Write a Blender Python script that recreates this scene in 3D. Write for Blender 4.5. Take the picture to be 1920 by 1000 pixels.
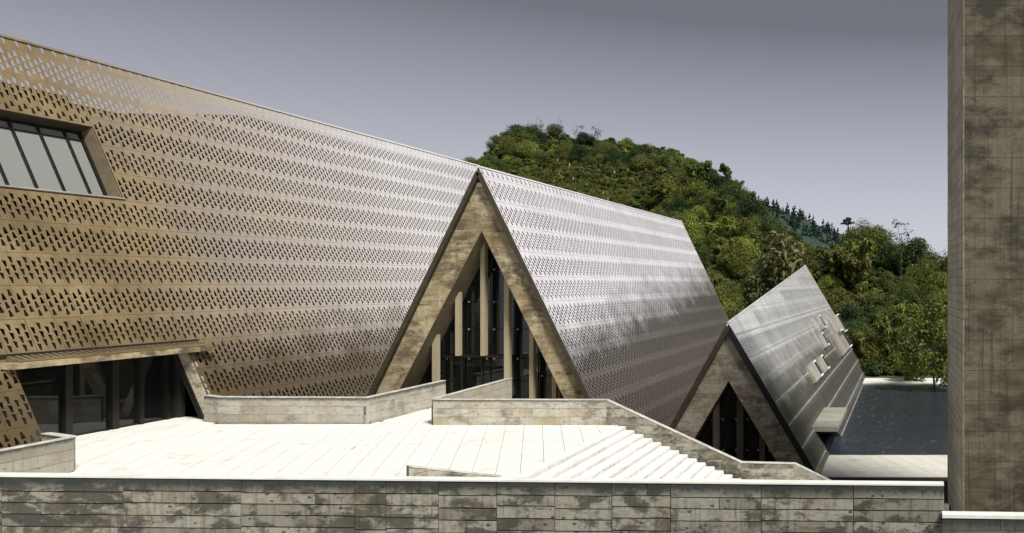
import bpy, math, random
import numpy as np
from mathutils import Vector, Matrix, noise as mnoise

for o in list(bpy.data.objects): bpy.data.objects.remove(o)
SC = bpy.context.scene
COL = SC.collection
R = math.radians

# ------------------------------------------------------------------ camera
F = 1500.0; PX = 1700.0; PY = 530.0; H = 5.8
cd = bpy.data.cameras.new('camera'); cam = bpy.data.objects.new('camera', cd); COL.objects.link(cam)
cd.sensor_width = 36; cd.lens = 36 * F / 1920
cd.shift_x = -(PX - 960) / 1920; cd.shift_y = (PY - 500) / 1920
cd.clip_start = .1; cd.clip_end = 6000
cam.location = (0, 0, H); cam.rotation_euler = (R(90), 0, 0)
SC.camera = cam

# ------------------------------------------------------------------ world, sun, exposure
SUN_DIR = Vector((.46, -.42, .78)).normalized()       # towards the sun
elev = math.asin(SUN_DIR.z); rot = math.atan2(SUN_DIR.x, SUN_DIR.y)
w = bpy.data.worlds.new('World'); SC.world = w; w.use_nodes = True
nt = w.node_tree; nt.nodes.clear()
out = nt.nodes.new('ShaderNodeOutputWorld'); bg = nt.nodes.new('ShaderNodeBackground')
sky = nt.nodes.new('ShaderNodeTexSky'); sky.sky_type = 'NISHITA'; sky.sun_disc = False
sky.sun_elevation = elev; sky.sun_rotation = rot; sky.air_density = 1.0; sky.dust_density = 3.0; sky.ozone_density = 1.5
hs = nt.nodes.new('ShaderNodeHueSaturation'); hs.inputs['Saturation'].default_value = .22
tc = nt.nodes.new('ShaderNodeTexCoord'); sp = nt.nodes.new('ShaderNodeSeparateXYZ')
rp = nt.nodes.new('ShaderNodeValToRGB')                # overcast layer: pale at the horizon, slate grey overhead
SKY_STOPS = [(0.0, (.64, .67, .70)), (.06, (.58, .60, .665)), (.13, (.46, .475, .545)), (.21, (.31, .32, .375)), (.30, (.145, .15, .185)), (.6, (.135, .14, .172)), (1.0, (.15, .16, .185))]
els = rp.color_ramp.elements
els[0].position = 0; els[0].color = (*SKY_STOPS[0][1], 1); els[1].position = 1; els[1].color = (*SKY_STOPS[-1][1], 1)
for p, c in SKY_STOPS[1:-1]:
    e = els.new(p); e.color = (*c, 1)
mx = nt.nodes.new('ShaderNodeMix'); mx.data_type = 'RGBA'; mx.blend_type = 'MIX'; mx.inputs['Factor'].default_value = .90
sc = nt.nodes.new('ShaderNodeVectorMath'); sc.operation = 'SCALE'; sc.inputs['Scale'].default_value = 10.0
nt.links.new(tc.outputs['Generated'], sp.inputs[0]); nt.links.new(sp.outputs['Z'], rp.inputs[0])
nt.links.new(rp.outputs[0], sc.inputs[0])
nt.links.new(sky.outputs[0], hs.inputs['Color'])
nt.links.new(hs.outputs[0], mx.inputs['A']); nt.links.new(sc.outputs[0], mx.inputs['B'])
nt.links.new(mx.outputs['Result'], bg.inputs[0]); bg.inputs[1].default_value = .10
nt.links.new(bg.outputs[0], out.inputs[0])
sl = bpy.data.lights.new('sun', 'SUN'); so = bpy.data.objects.new('sun', sl); COL.objects.link(so)
sl.energy = 4.9; sl.angle = R(14); sl.color = (1, .965, .90)
so.rotation_euler = (-SUN_DIR).to_track_quat('-Z', 'Y').to_euler(); so.location = (0, 0, 60)
SC.view_settings.view_transform = 'Standard'; SC.view_settings.look = 'None'
SC.view_settings.exposure = 0.05; SC.view_settings.gamma = 1

# ------------------------------------------------------------------ helpers
def at(px, py, Y): return Vector(((px - PX) * Y / F, Y, H - (py - PY) * Y / F))
def proj(p): return PX + F * p[0] / p[1], PY - F * (p[2] - H) / p[1]

def mesh_obj(name, verts, faces, m=None, parent=None, smooth=False):
    me = bpy.data.meshes.new(name); me.from_pydata([tuple(v) for v in verts], [], faces); me.update()
    if smooth:
        for p in me.polygons: p.use_smooth = True
    if m: me.materials.append(m)
    o = bpy.data.objects.new(name, me); COL.objects.link(o)
    if parent: o.parent = parent
    return o

def thing(name, label, cat, loc=(0, 0, 0), group=None, rz=0):
    o = bpy.data.objects.new(name, None); COL.objects.link(o); o.location = loc; o.rotation_euler = (0, 0, rz)
    o['label'] = label; o['category'] = cat
    if group: o['group'] = group
    return o

def empty_part(name, parent):
    o = bpy.data.objects.new(name, None); COL.objects.link(o); o.parent = parent; return o

class MB:
    def __init__(s): s.v = []; s.f = []
    def add(s, vs, fs):
        b = len(s.v); s.v += [tuple(v) for v in vs]; s.f += [tuple(i + b for i in f) for f in fs]; return s
    def prism(s, poly, ext):
        n = len(poly); ext = Vector(ext); P = [Vector(p) for p in poly]
        nrm = Vector((0, 0, 0))
        for i in range(n):
            a, b = P[i], P[(i + 1) % n]; nrm += a.cross(b)
        if nrm.dot(ext) > 0: P = P[::-1]
        vs = P + [p + ext for p in P]
        fs = [tuple(range(n)), tuple(range(2 * n - 1, n - 1, -1))]
        for i in range(n):
            j = (i + 1) % n; fs.append((i, i + n, j + n, j))
        return s.add(vs, fs)
    def box(s, a, b):
        x0, y0, z0 = [min(a[i], b[i]) for i in range(3)]; x1, y1, z1 = [max(a[i], b[i]) for i in range(3)]
        return s.prism([(x0, y0, z0), (x1, y0, z0), (x1, y1, z0), (x0, y1, z0)], (0, 0, z1 - z0))
    def tube(s, p, q, r0, r1, n=6):
        p, q = Vector(p), Vector(q); d = (q - p).normalized()
        a = d.orthogonal().normalized(); b = d.cross(a)
        vs = []
        for c, r in ((p, r0), (q, r1)):
            for i in range(n):
                t = 2 * math.pi * i / n; vs.append(c + a * (r * math.cos(t)) + b * (r * math.sin(t)))
        fs = [(i, (i + 1) % n, (i + 1) % n + n, i + n) for i in range(n)]
        fs += [tuple(range(n))[::-1], tuple(range(n, 2 * n))]
        return s.add(vs, fs)
    def build(s, name, m=None, parent=None, smooth=False): return mesh_obj(name, s.v, s.f, m, parent, smooth)

def clip(poly, conv):
    """Sutherland-Hodgman: clip 2D poly by convex polygon (any winding)"""
    A = sum(conv[i][0] * conv[(i + 1) % len(conv)][1] - conv[(i + 1) % len(conv)][0] * conv[i][1] for i in range(len(conv)))
    C = conv if A > 0 else conv[::-1]
    o = list(poly)
    for i in range(len(C)):
        a, b = C[i], C[(i + 1) % len(C)]
        def side(p): return (b[0] - a[0]) * (p[1] - a[1]) - (b[1] - a[1]) * (p[0] - a[0])
        inp = o; o = []
        for k in range(len(inp)):
            p, q = inp[k - 1], inp[k]; sp_, sq = side(p), side(q)
            if sq >= 0:
                if sp_ < 0:
                    t = sp_ / (sp_ - sq); o.append((p[0] + t * (q[0] - p[0]), p[1] + t * (q[1] - p[1])))
                o.append(q)
            elif sp_ >= 0:
                t = sp_ / (sp_ - sq); o.append((p[0] + t * (q[0] - p[0]), p[1] + t * (q[1] - p[1])))
        if len(o) < 3: return []
    return o
def area(p): return abs(sum(p[i][0] * p[(i + 1) % len(p)][1] - p[(i + 1) % len(p)][0] * p[i][1] for i in range(len(p)))) / 2

def clad(parent, org, u, v, n, polys, v0, h, L, th, m, name='concrete_board', gap=.008, seed=0, cap=300, jit=.004, aligned=False, hs_=None, ragged=0):
    """lay courses of form boards (each one an object) over convex polygons given in (u, v) coordinates"""
    rg = random.Random(seed); org, u, v, n = Vector(org), Vector(u), Vector(v), Vector(n)
    us = [p[0] for q in polys for p in q]; vs = [p[1] for q in polys for p in q]
    u0, u1, vmin, vmax = min(us), max(us), min(vs), max(vs)
    y = v0; k = 0; cnt = 0
    if aligned:
        cuts = [u0]
        while cuts[-1] < u1: cuts.append(cuts[-1] + rg.uniform(*L))
    while y > vmin:
        hh = h * (hs_[k % len(hs_)] if hs_ else 1)
        ylo = y - hh; k += 1
        if ylo < vmax:
            if not aligned:
                cuts = [u0 - rg.uniform(0, L[0])]
                while cuts[-1] < u1: cuts.append(cuts[-1] + rg.uniform(*L))
            for i in range(len(cuts) - 1):
                a, b = cuts[i] + gap / 2, cuts[i + 1] - gap / 2
                w1, w2 = [rg.uniform(-ragged, ragged) for _ in range(2)]
                cell = [(a, ylo + gap / 2), (b, ylo + gap / 2), (b, y - gap / 2 + w1), (a, y - gap / 2 + w2)]
                for q in polys:
                    c = clip(cell, q)
                    if len(c) >= 3 and area(c) > .004:
                        t = th + rg.uniform(-jit, jit)
                        MB().prism([org + u * p[0] + v * p[1] for p in c], n * t).build(name, m, parent); cnt += 1
        y = ylo
    return cnt

# ------------------------------------------------------------------ materials
def new_mat(name):
    m = bpy.data.materials.new(name); m.use_nodes = True; t = m.node_tree; t.nodes.clear()
    o = t.nodes.new('ShaderNodeOutputMaterial'); b = t.nodes.new('ShaderNodeBsdfPrincipled'); t.links.new(b.outputs[0], o.inputs[0])
    return m, t, b
def N(t, typ, **k):
    n = t.nodes.new(typ)
    for a, b in k.items(): setattr(n, a, b)
    return n
def noise_(t, vec, scale, detail=4, rough=.6, dist=0):
    n = N(t, 'ShaderNodeTexNoise'); n.inputs['Scale'].default_value = scale; n.inputs['Detail'].default_value = detail
    n.inputs['Roughness'].default_value = rough; n.inputs['Distortion'].default_value = dist
    t.links.new(vec, n.inputs['Vector']); return n.outputs['Fac']
def mapping(t, vec, scale):
    n = N(t, 'ShaderNodeMapping'); n.inputs['Scale'].default_value = scale; t.links.new(vec, n.inputs[0]); return n.outputs[0]
def ramp(t, fac, a, b, ca=(0, 0, 0), cb=(1, 1, 1)):
    n = N(t, 'ShaderNodeValToRGB'); e = n.color_ramp.elements; e[0].position = a; e[1].position = b
    e[0].color = (*ca, 1); e[1].color = (*cb, 1); t.links.new(fac, n.inputs[0]); return n.outputs[0]
def mix(t, fac, a, b, blend='MIX'):
    n = N(t, 'ShaderNodeMix', data_type='RGBA', blend_type=blend)
    for k, s in (('Factor', fac), ('A', a), ('B', b)):
        if isinstance(s, (int, float)): n.inputs[k].default_value = s if k == 'Factor' else (s, s, s, 1)
        elif isinstance(s, tuple): n.inputs[k].default_value = (*s, 1)
        else: t.links.new(s, n.inputs[k])
    return n.outputs['Result']
def math_(t, op, a, b=0, c=0):
    n = N(t, 'ShaderNodeMath', operation=op)
    for i, s in enumerate((a, b, c)):
        if isinstance(s, (int, float)): n.inputs[i].default_value = s
        else: t.links.new(s, n.inputs[i])
    return n.outputs[0]
def bump(t, b, fac, strength=.4, dist=.01):
    n = N(t, 'ShaderNodeBump'); n.inputs['Strength'].default_value = strength; n.inputs['Distance'].default_value = dist
    t.links.new(fac, n.inputs['Height']); t.links.new(n.outputs[0], b.inputs['Normal'])

def plain(name, col, rough=.7, metal=0, var=.25, scale=3):
    m, t, b = new_mat(name); c = N(t, 'ShaderNodeTexCoord')
    f = noise_(t, c.outputs['Object'], scale, 5)
    dk = tuple(x * (1 - var) for x in col); lt = tuple(min(1, x * (1 + var)) for x in col)
    t.links.new(ramp(t, f, .3, .7, dk, lt), b.inputs['Base Color'])
    b.inputs['Roughness'].default_value = rough; b.inputs['Metallic'].default_value = metal
    return m

def concrete(name, light, dark, brown=None, rnd=.5, stain=(.42, .62), stain_amt=.8, sscale=.9, ztop=None, band=.35, streak=.5, grain=(.6, .6, 9), soot=(.022, .028, .026), pits=.6, rough=.88, offs=0, cont=1.0, sv=.35):
    m, t, b = new_mat(name); c = N(t, 'ShaderNodeTexCoord'); P = c.outputs['Object']
    oi = N(t, 'ShaderNodeObjectInfo'); rn = oi.outputs['Random']
    if offs:
        mp = N(t, 'ShaderNodeMapping'); mp.inputs['Location'].default_value = (offs, offs * .7, offs * .3); t.links.new(P, mp.inputs[0]); P = mp.outputs[0]
    col = mix(t, ramp(t, rn, 1 - rnd, 1), light, tuple(.45 * a + .55 * d for a, d in zip(light, dark)))
    # wood grain left by the boards (fine lines along the course)
    g = noise_(t, mapping(t, P, grain), 9, 6, .7)
    col = mix(t, ramp(t, g, .38, .66), col, tuple(.5 * a + .5 * d for a, d in zip(light, dark)))
    # every board has its own blotch field
    off = N(t, 'ShaderNodeCombineXYZ'); t.links.new(math_(t, 'MULTIPLY', rn, 37 * cont), off.inputs[0]); t.links.new(math_(t, 'MULTIPLY', rn, 11 * cont), off.inputs[2])
    ad = N(t, 'ShaderNodeVectorMath', operation='ADD'); t.links.new(P, ad.inputs[0]); t.links.new(off.outputs[0], ad.inputs[1])
    s1 = noise_(t, mapping(t, ad.outputs[0], (.8, .8, 1.7)), sscale, 9, .72, .4)
    s2 = noise_(t, P, sscale * .35, 8, .68)
    ss = math_(t, 'MULTIPLY_ADD', s1, .55, math_(t, 'MULTIPLY', s2, .45))
    sm = ramp(t, ss, *stain); sm = math_(t, 'MULTIPLY', sm, stain_amt)
    col = mix(t, sm, col, dark)
    if brown:
        bf = noise_(t, ad.outputs[0], sscale * .6, 5, .6)
        col = mix(t, math_(t, 'MULTIPLY', ramp(t, bf, .5, .68), .75), col, brown)
    # rain streaks
    st = noise_(t, mapping(t, P, (5, 5, sv)), 1.6, 7, .75)
    stm = math_(t, 'MULTIPLY', ramp(t, st, .5, .68), streak)
    if ztop is not None:
        sx = N(t, 'ShaderNodeSeparateXYZ'); t.links.new(c.outputs['Object'], sx.inputs[0])
        d = math_(t, 'SUBTRACT', ztop, math_(t, 'MULTIPLY_ADD', sx.outputs['X'], .0096, sx.outputs['Z']) if ztop < 3 and name.startswith('front') else sx.outputs['Z'])
        wob = math_(t, 'MULTIPLY', math_(t, 'SUBTRACT', st, .5), 1.1)
        bm = ramp(t, math_(t, 'ADD', math_(t, 'DIVIDE', d, band), wob), .30, .78, (1, 1, 1), (0, 0, 0))
        col = mix(t, math_(t, 'MULTIPLY', bm, .93), col, soot)
    col = mix(t, stm, col, dark)
    # knots, pits and blow holes
    vo = N(t, 'ShaderNodeTexVoronoi'); vo.inputs['Scale'].default_value = 3.6; t.links.new(mapping(t, P, (1, 1, 1.6)), vo.inputs['Vector'])
    pm = ramp(t, math_(t, 'ADD', vo.outputs['Distance'], math_(t, 'MULTIPLY', s1, .35)), .285, .34, (1, 1, 1), (0, 0, 0))
    pm = math_(t, 'MULTIPLY', pm, pits)
    col = mix(t, pm, col, soot)
    t.links.new(col, b.inputs['Base Color']); b.inputs['Roughness'].default_value = rough
    hgt = math_(t, 'SUBTRACT', math_(t, 'MULTIPLY_ADD', g, .5, noise_(t, P, 22, 6, .7)), pm)
    bump(t, b, hgt, .6, .012)
    return m

PW = .95; ROWZ = 1.19
M = {}
M['front'] = concrete('front_wall_concrete', (.37, .355, .29), (.024, .02, .013), (.17, .14, .09), rnd=.4, stain=(.485, .535), cont=.05, ztop=2.0, band=.34, streak=.7, sscale=2.0, pits=.8)
M['front_core'] = plain('joint_dark', (.05, .045, .035), .95)
M['terr'] = concrete('terrace_wall_concrete', (.54, .52, .44), (.19, .17, .12), (.36, .30, .19), rnd=.3, stain=(.49, .66), stain_amt=.75, ztop=None, streak=.35, sscale=1.4, pits=.5)
M['stairw'] = concrete('stair_wall_concrete', (.50, .475, .39), (.06, .056, .04), (.26, .22, .14), rnd=.4, stain=(.45, .56), stain_amt=.9, streak=.3, sscale=1.8, pits=.6)
M['terr_core'] = plain('joint_grey', (.16, .15, .12), .95)
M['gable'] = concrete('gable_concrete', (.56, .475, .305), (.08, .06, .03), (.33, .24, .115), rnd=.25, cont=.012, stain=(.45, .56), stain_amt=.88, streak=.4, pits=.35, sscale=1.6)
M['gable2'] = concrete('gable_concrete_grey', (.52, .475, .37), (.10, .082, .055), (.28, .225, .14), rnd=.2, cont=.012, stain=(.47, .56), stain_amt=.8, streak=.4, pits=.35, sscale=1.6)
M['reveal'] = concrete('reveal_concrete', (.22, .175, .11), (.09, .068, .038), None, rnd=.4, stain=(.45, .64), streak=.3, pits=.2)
M['post'] = concrete('post_concrete', (.42, .36, .235), (.26, .21, .13), None, rnd=.4, stain=(.5, .68), stain_amt=.6, streak=.35, pits=.3)
M['post2'] = concrete('post_concrete_dark', (.14, .12, .085), (.06, .05, .035), None, rnd=.4, streak=.35, pits=.2)
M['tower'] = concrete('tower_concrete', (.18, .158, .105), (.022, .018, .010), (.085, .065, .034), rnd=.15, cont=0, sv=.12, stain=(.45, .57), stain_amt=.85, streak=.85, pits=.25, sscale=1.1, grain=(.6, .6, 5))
M['tower_side_lit'] = concrete('tower_side_lit_concrete', (.38, .355, .28), (.10, .09, .06), (.21, .18, .115), rnd=.3, cont=.01, sv=.2, stain=(.44, .64), stain_amt=.7, streak=.5, pits=.2, sscale=.7)  # lighter copy of the tower concrete, painting light onto the side face
M['core_dark'] = plain('core_dark', (.04, .034, .025), .95)
M['coping'] = plain('coping_render', (.72, .72, .68), .7, var=.12, scale=2)
M['coping2'] = plain('weathered_coping', (.50, .495, .45), .8, var=.35, scale=3)
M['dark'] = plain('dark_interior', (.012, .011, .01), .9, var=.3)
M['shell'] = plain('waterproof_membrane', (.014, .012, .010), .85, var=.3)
M['frame'] = plain('dark_bronze_frame', (.02, .017, .014), .45, .4)
M['edge'] = plain('roof_edge_steel', (.055, .044, .028), .6, .2)
M['fit'] = plain('steel_fitting', (.6, .6, .56), .35, .6)
M['dormer'] = concrete('dormer_concrete', (.42, .40, .35), (.16, .15, .12), None, rnd=.3, streak=.3, pits=.2)
M['rust'] = plain('red_soil_edge', (.13, .045, .02), .95, var=.5, scale=2)

def cladding(name, base, dark, rough, metal, bump_amt=.12, far_sheen=None, hill_refl=None, cell=(0, 0), cvar=.3):
    m, t, b = new_mat(name); c = N(t, 'ShaderNodeTexCoord'); g = N(t, 'ShaderNodeNewGeometry')
    P = g.outputs['Position']; oi = N(t, 'ShaderNodeObjectInfo')
    f1 = noise_(t, P, .35, 7, .65); f2 = noise_(t, mapping(t, P, (2.5, 2.5, .4)), 1.5, 6, .7); f3 = noise_(t, P, 7, 5, .7)
    col = mix(t, ramp(t, f1, .38, .66), base, dark)
    col = mix(t, math_(t, 'MULTIPLY', ramp(t, f2, .48, .72), .5), col, tuple(x * .55 for x in dark))
    # every panel has its own tone and polish
    sc_ = N(t, 'ShaderNodeSeparateXYZ'); t.links.new(P, sc_.inputs[0])
    cc = N(t, 'ShaderNodeCombineXYZ')
    t.links.new(math_(t, 'FLOOR', math_(t, 'DIVIDE', math_(t, 'SUBTRACT', sc_.outputs['Y'], cell[0]), PW)), cc.inputs[0])
    t.links.new(math_(t, 'FLOOR', math_(t, 'DIVIDE', math_(t, 'SUBTRACT', sc_.outputs['Z'], cell[1]), ROWZ)), cc.inputs[1])
    wn = N(t, 'ShaderNodeTexWhiteNoise', noise_dimensions='2D'); t.links.new(cc.outputs[0], wn.inputs['Vector']); wv = wn.outputs['Value']
    rw = N(t, 'ShaderNodeTexWhiteNoise', noise_dimensions='1D'); t.links.new(math_(t, 'FLOOR', math_(t, 'DIVIDE', math_(t, 'SUBTRACT', sc_.outputs['Z'], cell[1]), ROWZ / 4)), rw.inputs['W'])
    col = mix(t, math_(t, 'MULTIPLY', math_(t, 'MULTIPLY_ADD', wv, .75, math_(t, 'MULTIPLY', rw.outputs['Value'], .35)), cvar), col, tuple(x * .35 for x in dark))
    if far_sheen:      # silver sheen of the grazing sky reflection, painted onto the far bays
        sx = N(t, 'ShaderNodeSeparateXYZ'); t.links.new(P, sx.inputs[0])
        mr = N(t, 'ShaderNodeMapRange'); mr.inputs[1].default_value = 33; mr.inputs[2].default_value = 56; t.links.new(math_(t, 'MULTIPLY_ADD', f1, 8, math_(t, 'SUBTRACT', sx.outputs['Y'], 4)), mr.inputs[0])
        col = mix(t, mr.outputs[0], col, far_sheen)
    if hill_refl:      # dark reflection of hill and ground, painted ragged over the lower courses
        gz, gs, gc, amt = hill_refl
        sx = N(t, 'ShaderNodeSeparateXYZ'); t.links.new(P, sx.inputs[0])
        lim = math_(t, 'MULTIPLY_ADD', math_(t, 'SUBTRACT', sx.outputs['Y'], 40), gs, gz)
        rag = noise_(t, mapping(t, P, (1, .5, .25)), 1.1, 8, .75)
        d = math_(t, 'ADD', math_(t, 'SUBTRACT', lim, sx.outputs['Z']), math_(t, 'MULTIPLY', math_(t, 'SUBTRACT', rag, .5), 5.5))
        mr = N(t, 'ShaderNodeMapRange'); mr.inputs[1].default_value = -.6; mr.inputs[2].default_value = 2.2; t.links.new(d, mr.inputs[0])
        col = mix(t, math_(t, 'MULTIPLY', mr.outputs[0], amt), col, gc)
    # lime runs under the seams
    col = mix(t, math_(t, 'MULTIPLY', ramp(t, f3, .62, .8), .35), col, (.5, .48, .42))
    t.links.new(col, b.inputs['Base Color']); b.inputs['Metallic'].default_value = metal
    r = math_(t, 'ADD', math_(t, 'MULTIPLY_ADD', f2, .25, rough - .14), math_(t, 'MULTIPLY', wv, .14)); t.links.new(r, b.inputs['Roughness'])
    bump(t, b, math_(t, 'MULTIPLY_ADD', f3, .4, f1), bump_amt, .01)
    return m
M['clad'] = cladding('bronze_cladding', (.41, .305, .165), (.25, .18, .09), .34, .28, far_sheen=(.82, .79, .78), cell=(34.0 - 14 * PW, 5.7 - 7 * ROWZ), cvar=.3, hill_refl=(3.8, .0, (.10, .072, .036), .88))
M['clad1'] = cladding('silvered_cladding', (.97, .94, .97), (.86, .82, .85), .24, .25, cell=(37.8, 11.514 - .03 - .42 - 20 * ROWZ), cvar=.16, hill_refl=(4.1, .10, (.10, .085, .062), .95))
M['clad2'] = cladding('pale_cladding', (.98, .98, .97), (.78, .77, .75), .22, .3, cell=(41.8, 7.85 - 20 * ROWZ), cvar=.5, hill_refl=(1.0, .02, (.12, .115, .10), .93))

M['strip'] = plain('bright_seam_metal', (.62, .62, .60), .3, .5, var=.3, scale=1.2)
M['lobby'] = plain('lobby_timber', (.55, .32, .14), .6, var=.5, scale=1.5)
def glass(name, tint, gloss=.0, refl=1.0):
    m, t, b = new_mat(name); b.inputs['Base Color'].default_value = (*tint, 1); b.inputs['Roughness'].default_value = .04
    b.inputs['Specular IOR Level'].default_value = .7 * refl
    o = [n for n in t.nodes if n.type == 'OUTPUT_MATERIAL'][0]
    tr = N(t, 'ShaderNodeBsdfTransparent'); tr.inputs[0].default_value = (.5, .52, .5, 1)
    gl = N(t, 'ShaderNodeBsdfGlossy'); gl.inputs['Roughness'].default_value = .03; gl.inputs[0].default_value = (.9, .95, .95, 1)
    fr = N(t, 'ShaderNodeFresnel'); fr.inputs[0].default_value = 1.55
    ms = N(t, 'ShaderNodeMixShader'); ms2 = N(t, 'ShaderNodeMixShader')
    ms2.inputs[0].default_value = gloss
    t.links.new(fr.outputs[0], ms.inputs[0]); t.links.new(tr.outputs[0], ms.inputs[1]); t.links.new(gl.outputs[0], ms.inputs[2])
    t.links.new(ms.outputs[0], ms2.inputs[1]); t.links.new(b.outputs[0], ms2.inputs[2]); t.links.new(ms2.outputs[0], o.inputs[0])
    return m
M['glass'] = glass('dark_glass', (.02, .024, .022), .35)
M['glass_sky'] = glass('sky_reflection_glass', (.27, .285, .265), .92, 1.4)  # sky reflection painted in as a pale, nearly opaque pane colour

def paving(name, base, dark, seedoff=0):
    m, t, b = new_mat(name); g = N(t, 'ShaderNodeNewGeometry'); P = g.outputs['Position']; oi = N(t, 'ShaderNodeObjectInfo')
    f = noise_(t, P, 1.1, 7, .65); f2 = noise_(t, P, .28, 5, .6)
    col = mix(t, math_(t, 'MULTIPLY', oi.outputs['Random'], .3), base, tuple(x * .9 for x in base))
    col = mix(t, math_(t, 'MULTIPLY', ramp(t, f, .54, .72), .6), col, dark)
    col = mix(t, math_(t, 'MULTIPLY', ramp(t, f2, .55, .75), .25), col, dark)
    col = mix(t, math_(t, 'MULTIPLY', ramp(t, noise_(t, P, 14, 4, .7), .62, .78), .4), col, dark)
    mp = N(t, 'ShaderNodeMapping'); mp.inputs['Rotation'].default_value = (0, 0, math.radians(-25)); t.links.new(P, mp.inputs[0])
    col = mix(t, math_(t, 'MULTIPLY', ramp(t, noise_(t, mapping(t, mp.outputs[0], (2.6, .45, 1)), .9, 5, .6), .65, .70), .5), col, (.42, .37, .27))
    t.links.new(col, b.inputs['Base Color']); b.inputs['Roughness'].default_value = .8
    bump(t, b, noise_(t, P, 30, 5), .25, .005)
    return m
M['paving'] = paving('pale_stone', (.78, .775, .74), (.52, .48, .39))
M['step'] = paving('pale_stone_steps', (.78, .78, .76), (.52, .51, .46))
M['riser'] = concrete('step_riser_concrete', (.72, .715, .69), (.46, .45, .41), None, rnd=.3, stain=(.46, .6), streak=.5, sscale=2)
M['path'] = paving('pale_path_stone', (.62, .605, .54), (.40, .37, .30))
M['joint'] = plain('joint_sand', (.30, .26, .19), .95)

def ground_mat():
    m, t, b = new_mat('forest_floor'); g = N(t, 'ShaderNodeNewGeometry'); P = g.outputs['Position']
    f = noise_(t, P, .25, 8, .7); f2 = noise_(t, P, 1.6, 6, .7)
    col = mix(t, ramp(t, f, .4, .62), (.045, .06, .016), (.10, .12, .03))
    col = mix(t, ramp(t, f2, .5, .7), col, (.10, .085, .035))
    t.links.new(col, b.inputs['Base Color']); b.inputs['Roughness'].default_value = .95
    bump(t, b, f2, 1, .5); return m
M['forest'] = ground_mat()
M['soil'] = plain('court_ground', (.16, .15, .13), .95, var=.4, scale=1)

def water_mat():
    m, t, b = new_mat('pond_water'); c = N(t, 'ShaderNodeTexCoord'); P = c.outputs['Object']
    b.inputs['Base Color'].default_value = (.012, .02, .036, 1); b.inputs['Roughness'].default_value = .09
    b.inputs['IOR'].default_value = 1.333
    f = noise_(t, mapping(t, P, (.5, .28, 1)), 1.6, 6, .7, .6); f2 = noise_(t, P, 7, 3, .6, .3)
    speckle = ramp(t, noise_(t, mapping(t, P, (1, .3, 1)), 3.2, 8, .9), .56, .62)  # pale speckles, gathered in broad patches
    big = ramp(t, noise_(t, mapping(t, P, (.3, 1, 1)), .3, 3), .35, .55)
    col = mix(t, math_(t, 'MULTIPLY', math_(t, 'MULTIPLY', speckle, big), .5), (.028, .036, .05), (.30, .32, .31))
    t.links.new(col, b.inputs['Base Color'])
    bump(t, b, math_(t, 'MULTIPLY_ADD', f2, .3, f), .6, .07)
    return m
M['water'] = water_mat()

def leaf(name, stops, trans=.25):
    m, t, b = new_mat(name); g = N(t, 'ShaderNodeNewGeometry'); P = g.outputs['Position']; oi = N(t, 'ShaderNodeObjectInfo')
    f = noise_(t, P, .45, 3, .6); f2 = noise_(t, P, 2.2, 3, .6)
    v = math_(t, 'ADD', math_(t, 'MULTIPLY', oi.outputs['Random'], .62), math_(t, 'MULTIPLY_ADD', f, .5, math_(t, 'MULTIPLY', math_(t, 'SUBTRACT', f2, .5), .55)))
    v = math_(t, 'SUBTRACT', v, .07)
    rn = N(t, 'ShaderNodeValToRGB'); e = rn.color_ramp.elements
    e[0].position = stops[0][0]; e[0].color = (*stops[0][1], 1); e[1].position = stops[-1][0]; e[1].color = (*stops[-1][1], 1)
    for p, c in stops[1:-1]: q = e.new(p); q.color = (*c, 1)
    t.links.new(v, rn.inputs[0]); t.links.new(rn.outputs[0], b.inputs['Base Color'])
    b.inputs['Roughness'].default_value = .6; b.inputs['Specular IOR Level'].default_value = .25
    tl = N(t, 'ShaderNodeBsdfTranslucent'); t.links.new(rn.outputs[0], tl.inputs[0])
    ms = N(t, 'ShaderNodeMixShader'); ms.inputs[0].default_value = trans
    o = [n for n in t.nodes if n.type == 'OUTPUT_MATERIAL'][0]
    t.links.new(b.outputs[0], ms.inputs[1]); t.links.new(tl.outputs[0], ms.inputs[2]); t.links.new(ms.outputs[0], o.inputs[0])
    return m
M['leaf'] = leaf('mixed_leaves', [(.1, (.04, .07, .02)), (.28, (.07, .105, .022)), (.42, (.115, .14, .025)), (.56, (.125, .115, .034)), (.7, (.15, .19, .032)), (.85, (.28, .32, .06))])
M['leaf_dark'] = leaf('dark_leaves', [(.1, (.022, .045, .018)), (.5, (.045, .075, .022)), (.9, (.09, .12, .03))])
M['leaf_pine'] = leaf('pine_needles', [(.1, (.014, .042, .035)), (.5, (.02, .055, .042)), (.9, (.05, .09, .05))], .1)  # teal tint puts the far ridge's haze into the needle colour
M['leaf_pale'] = leaf('pale_leaves', [(.1, (.06, .08, .025)), (.5, (.12, .13, .045)), (.9, (.30, .28, .13))])
M['grass'] = leaf('hill_grass', [(.1, (.06, .08, .02)), (.5, (.12, .13, .035)), (.9, (.22, .24, .06))])
M['bark'] = plain('bark', (.07, .055, .04), .9, var=.4)
M['white'] = plain('white_stake', (.7, .7, .66), .7)
M['bridge'] = plain('bridge_concrete', (.45, .5, .52), .8)

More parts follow.
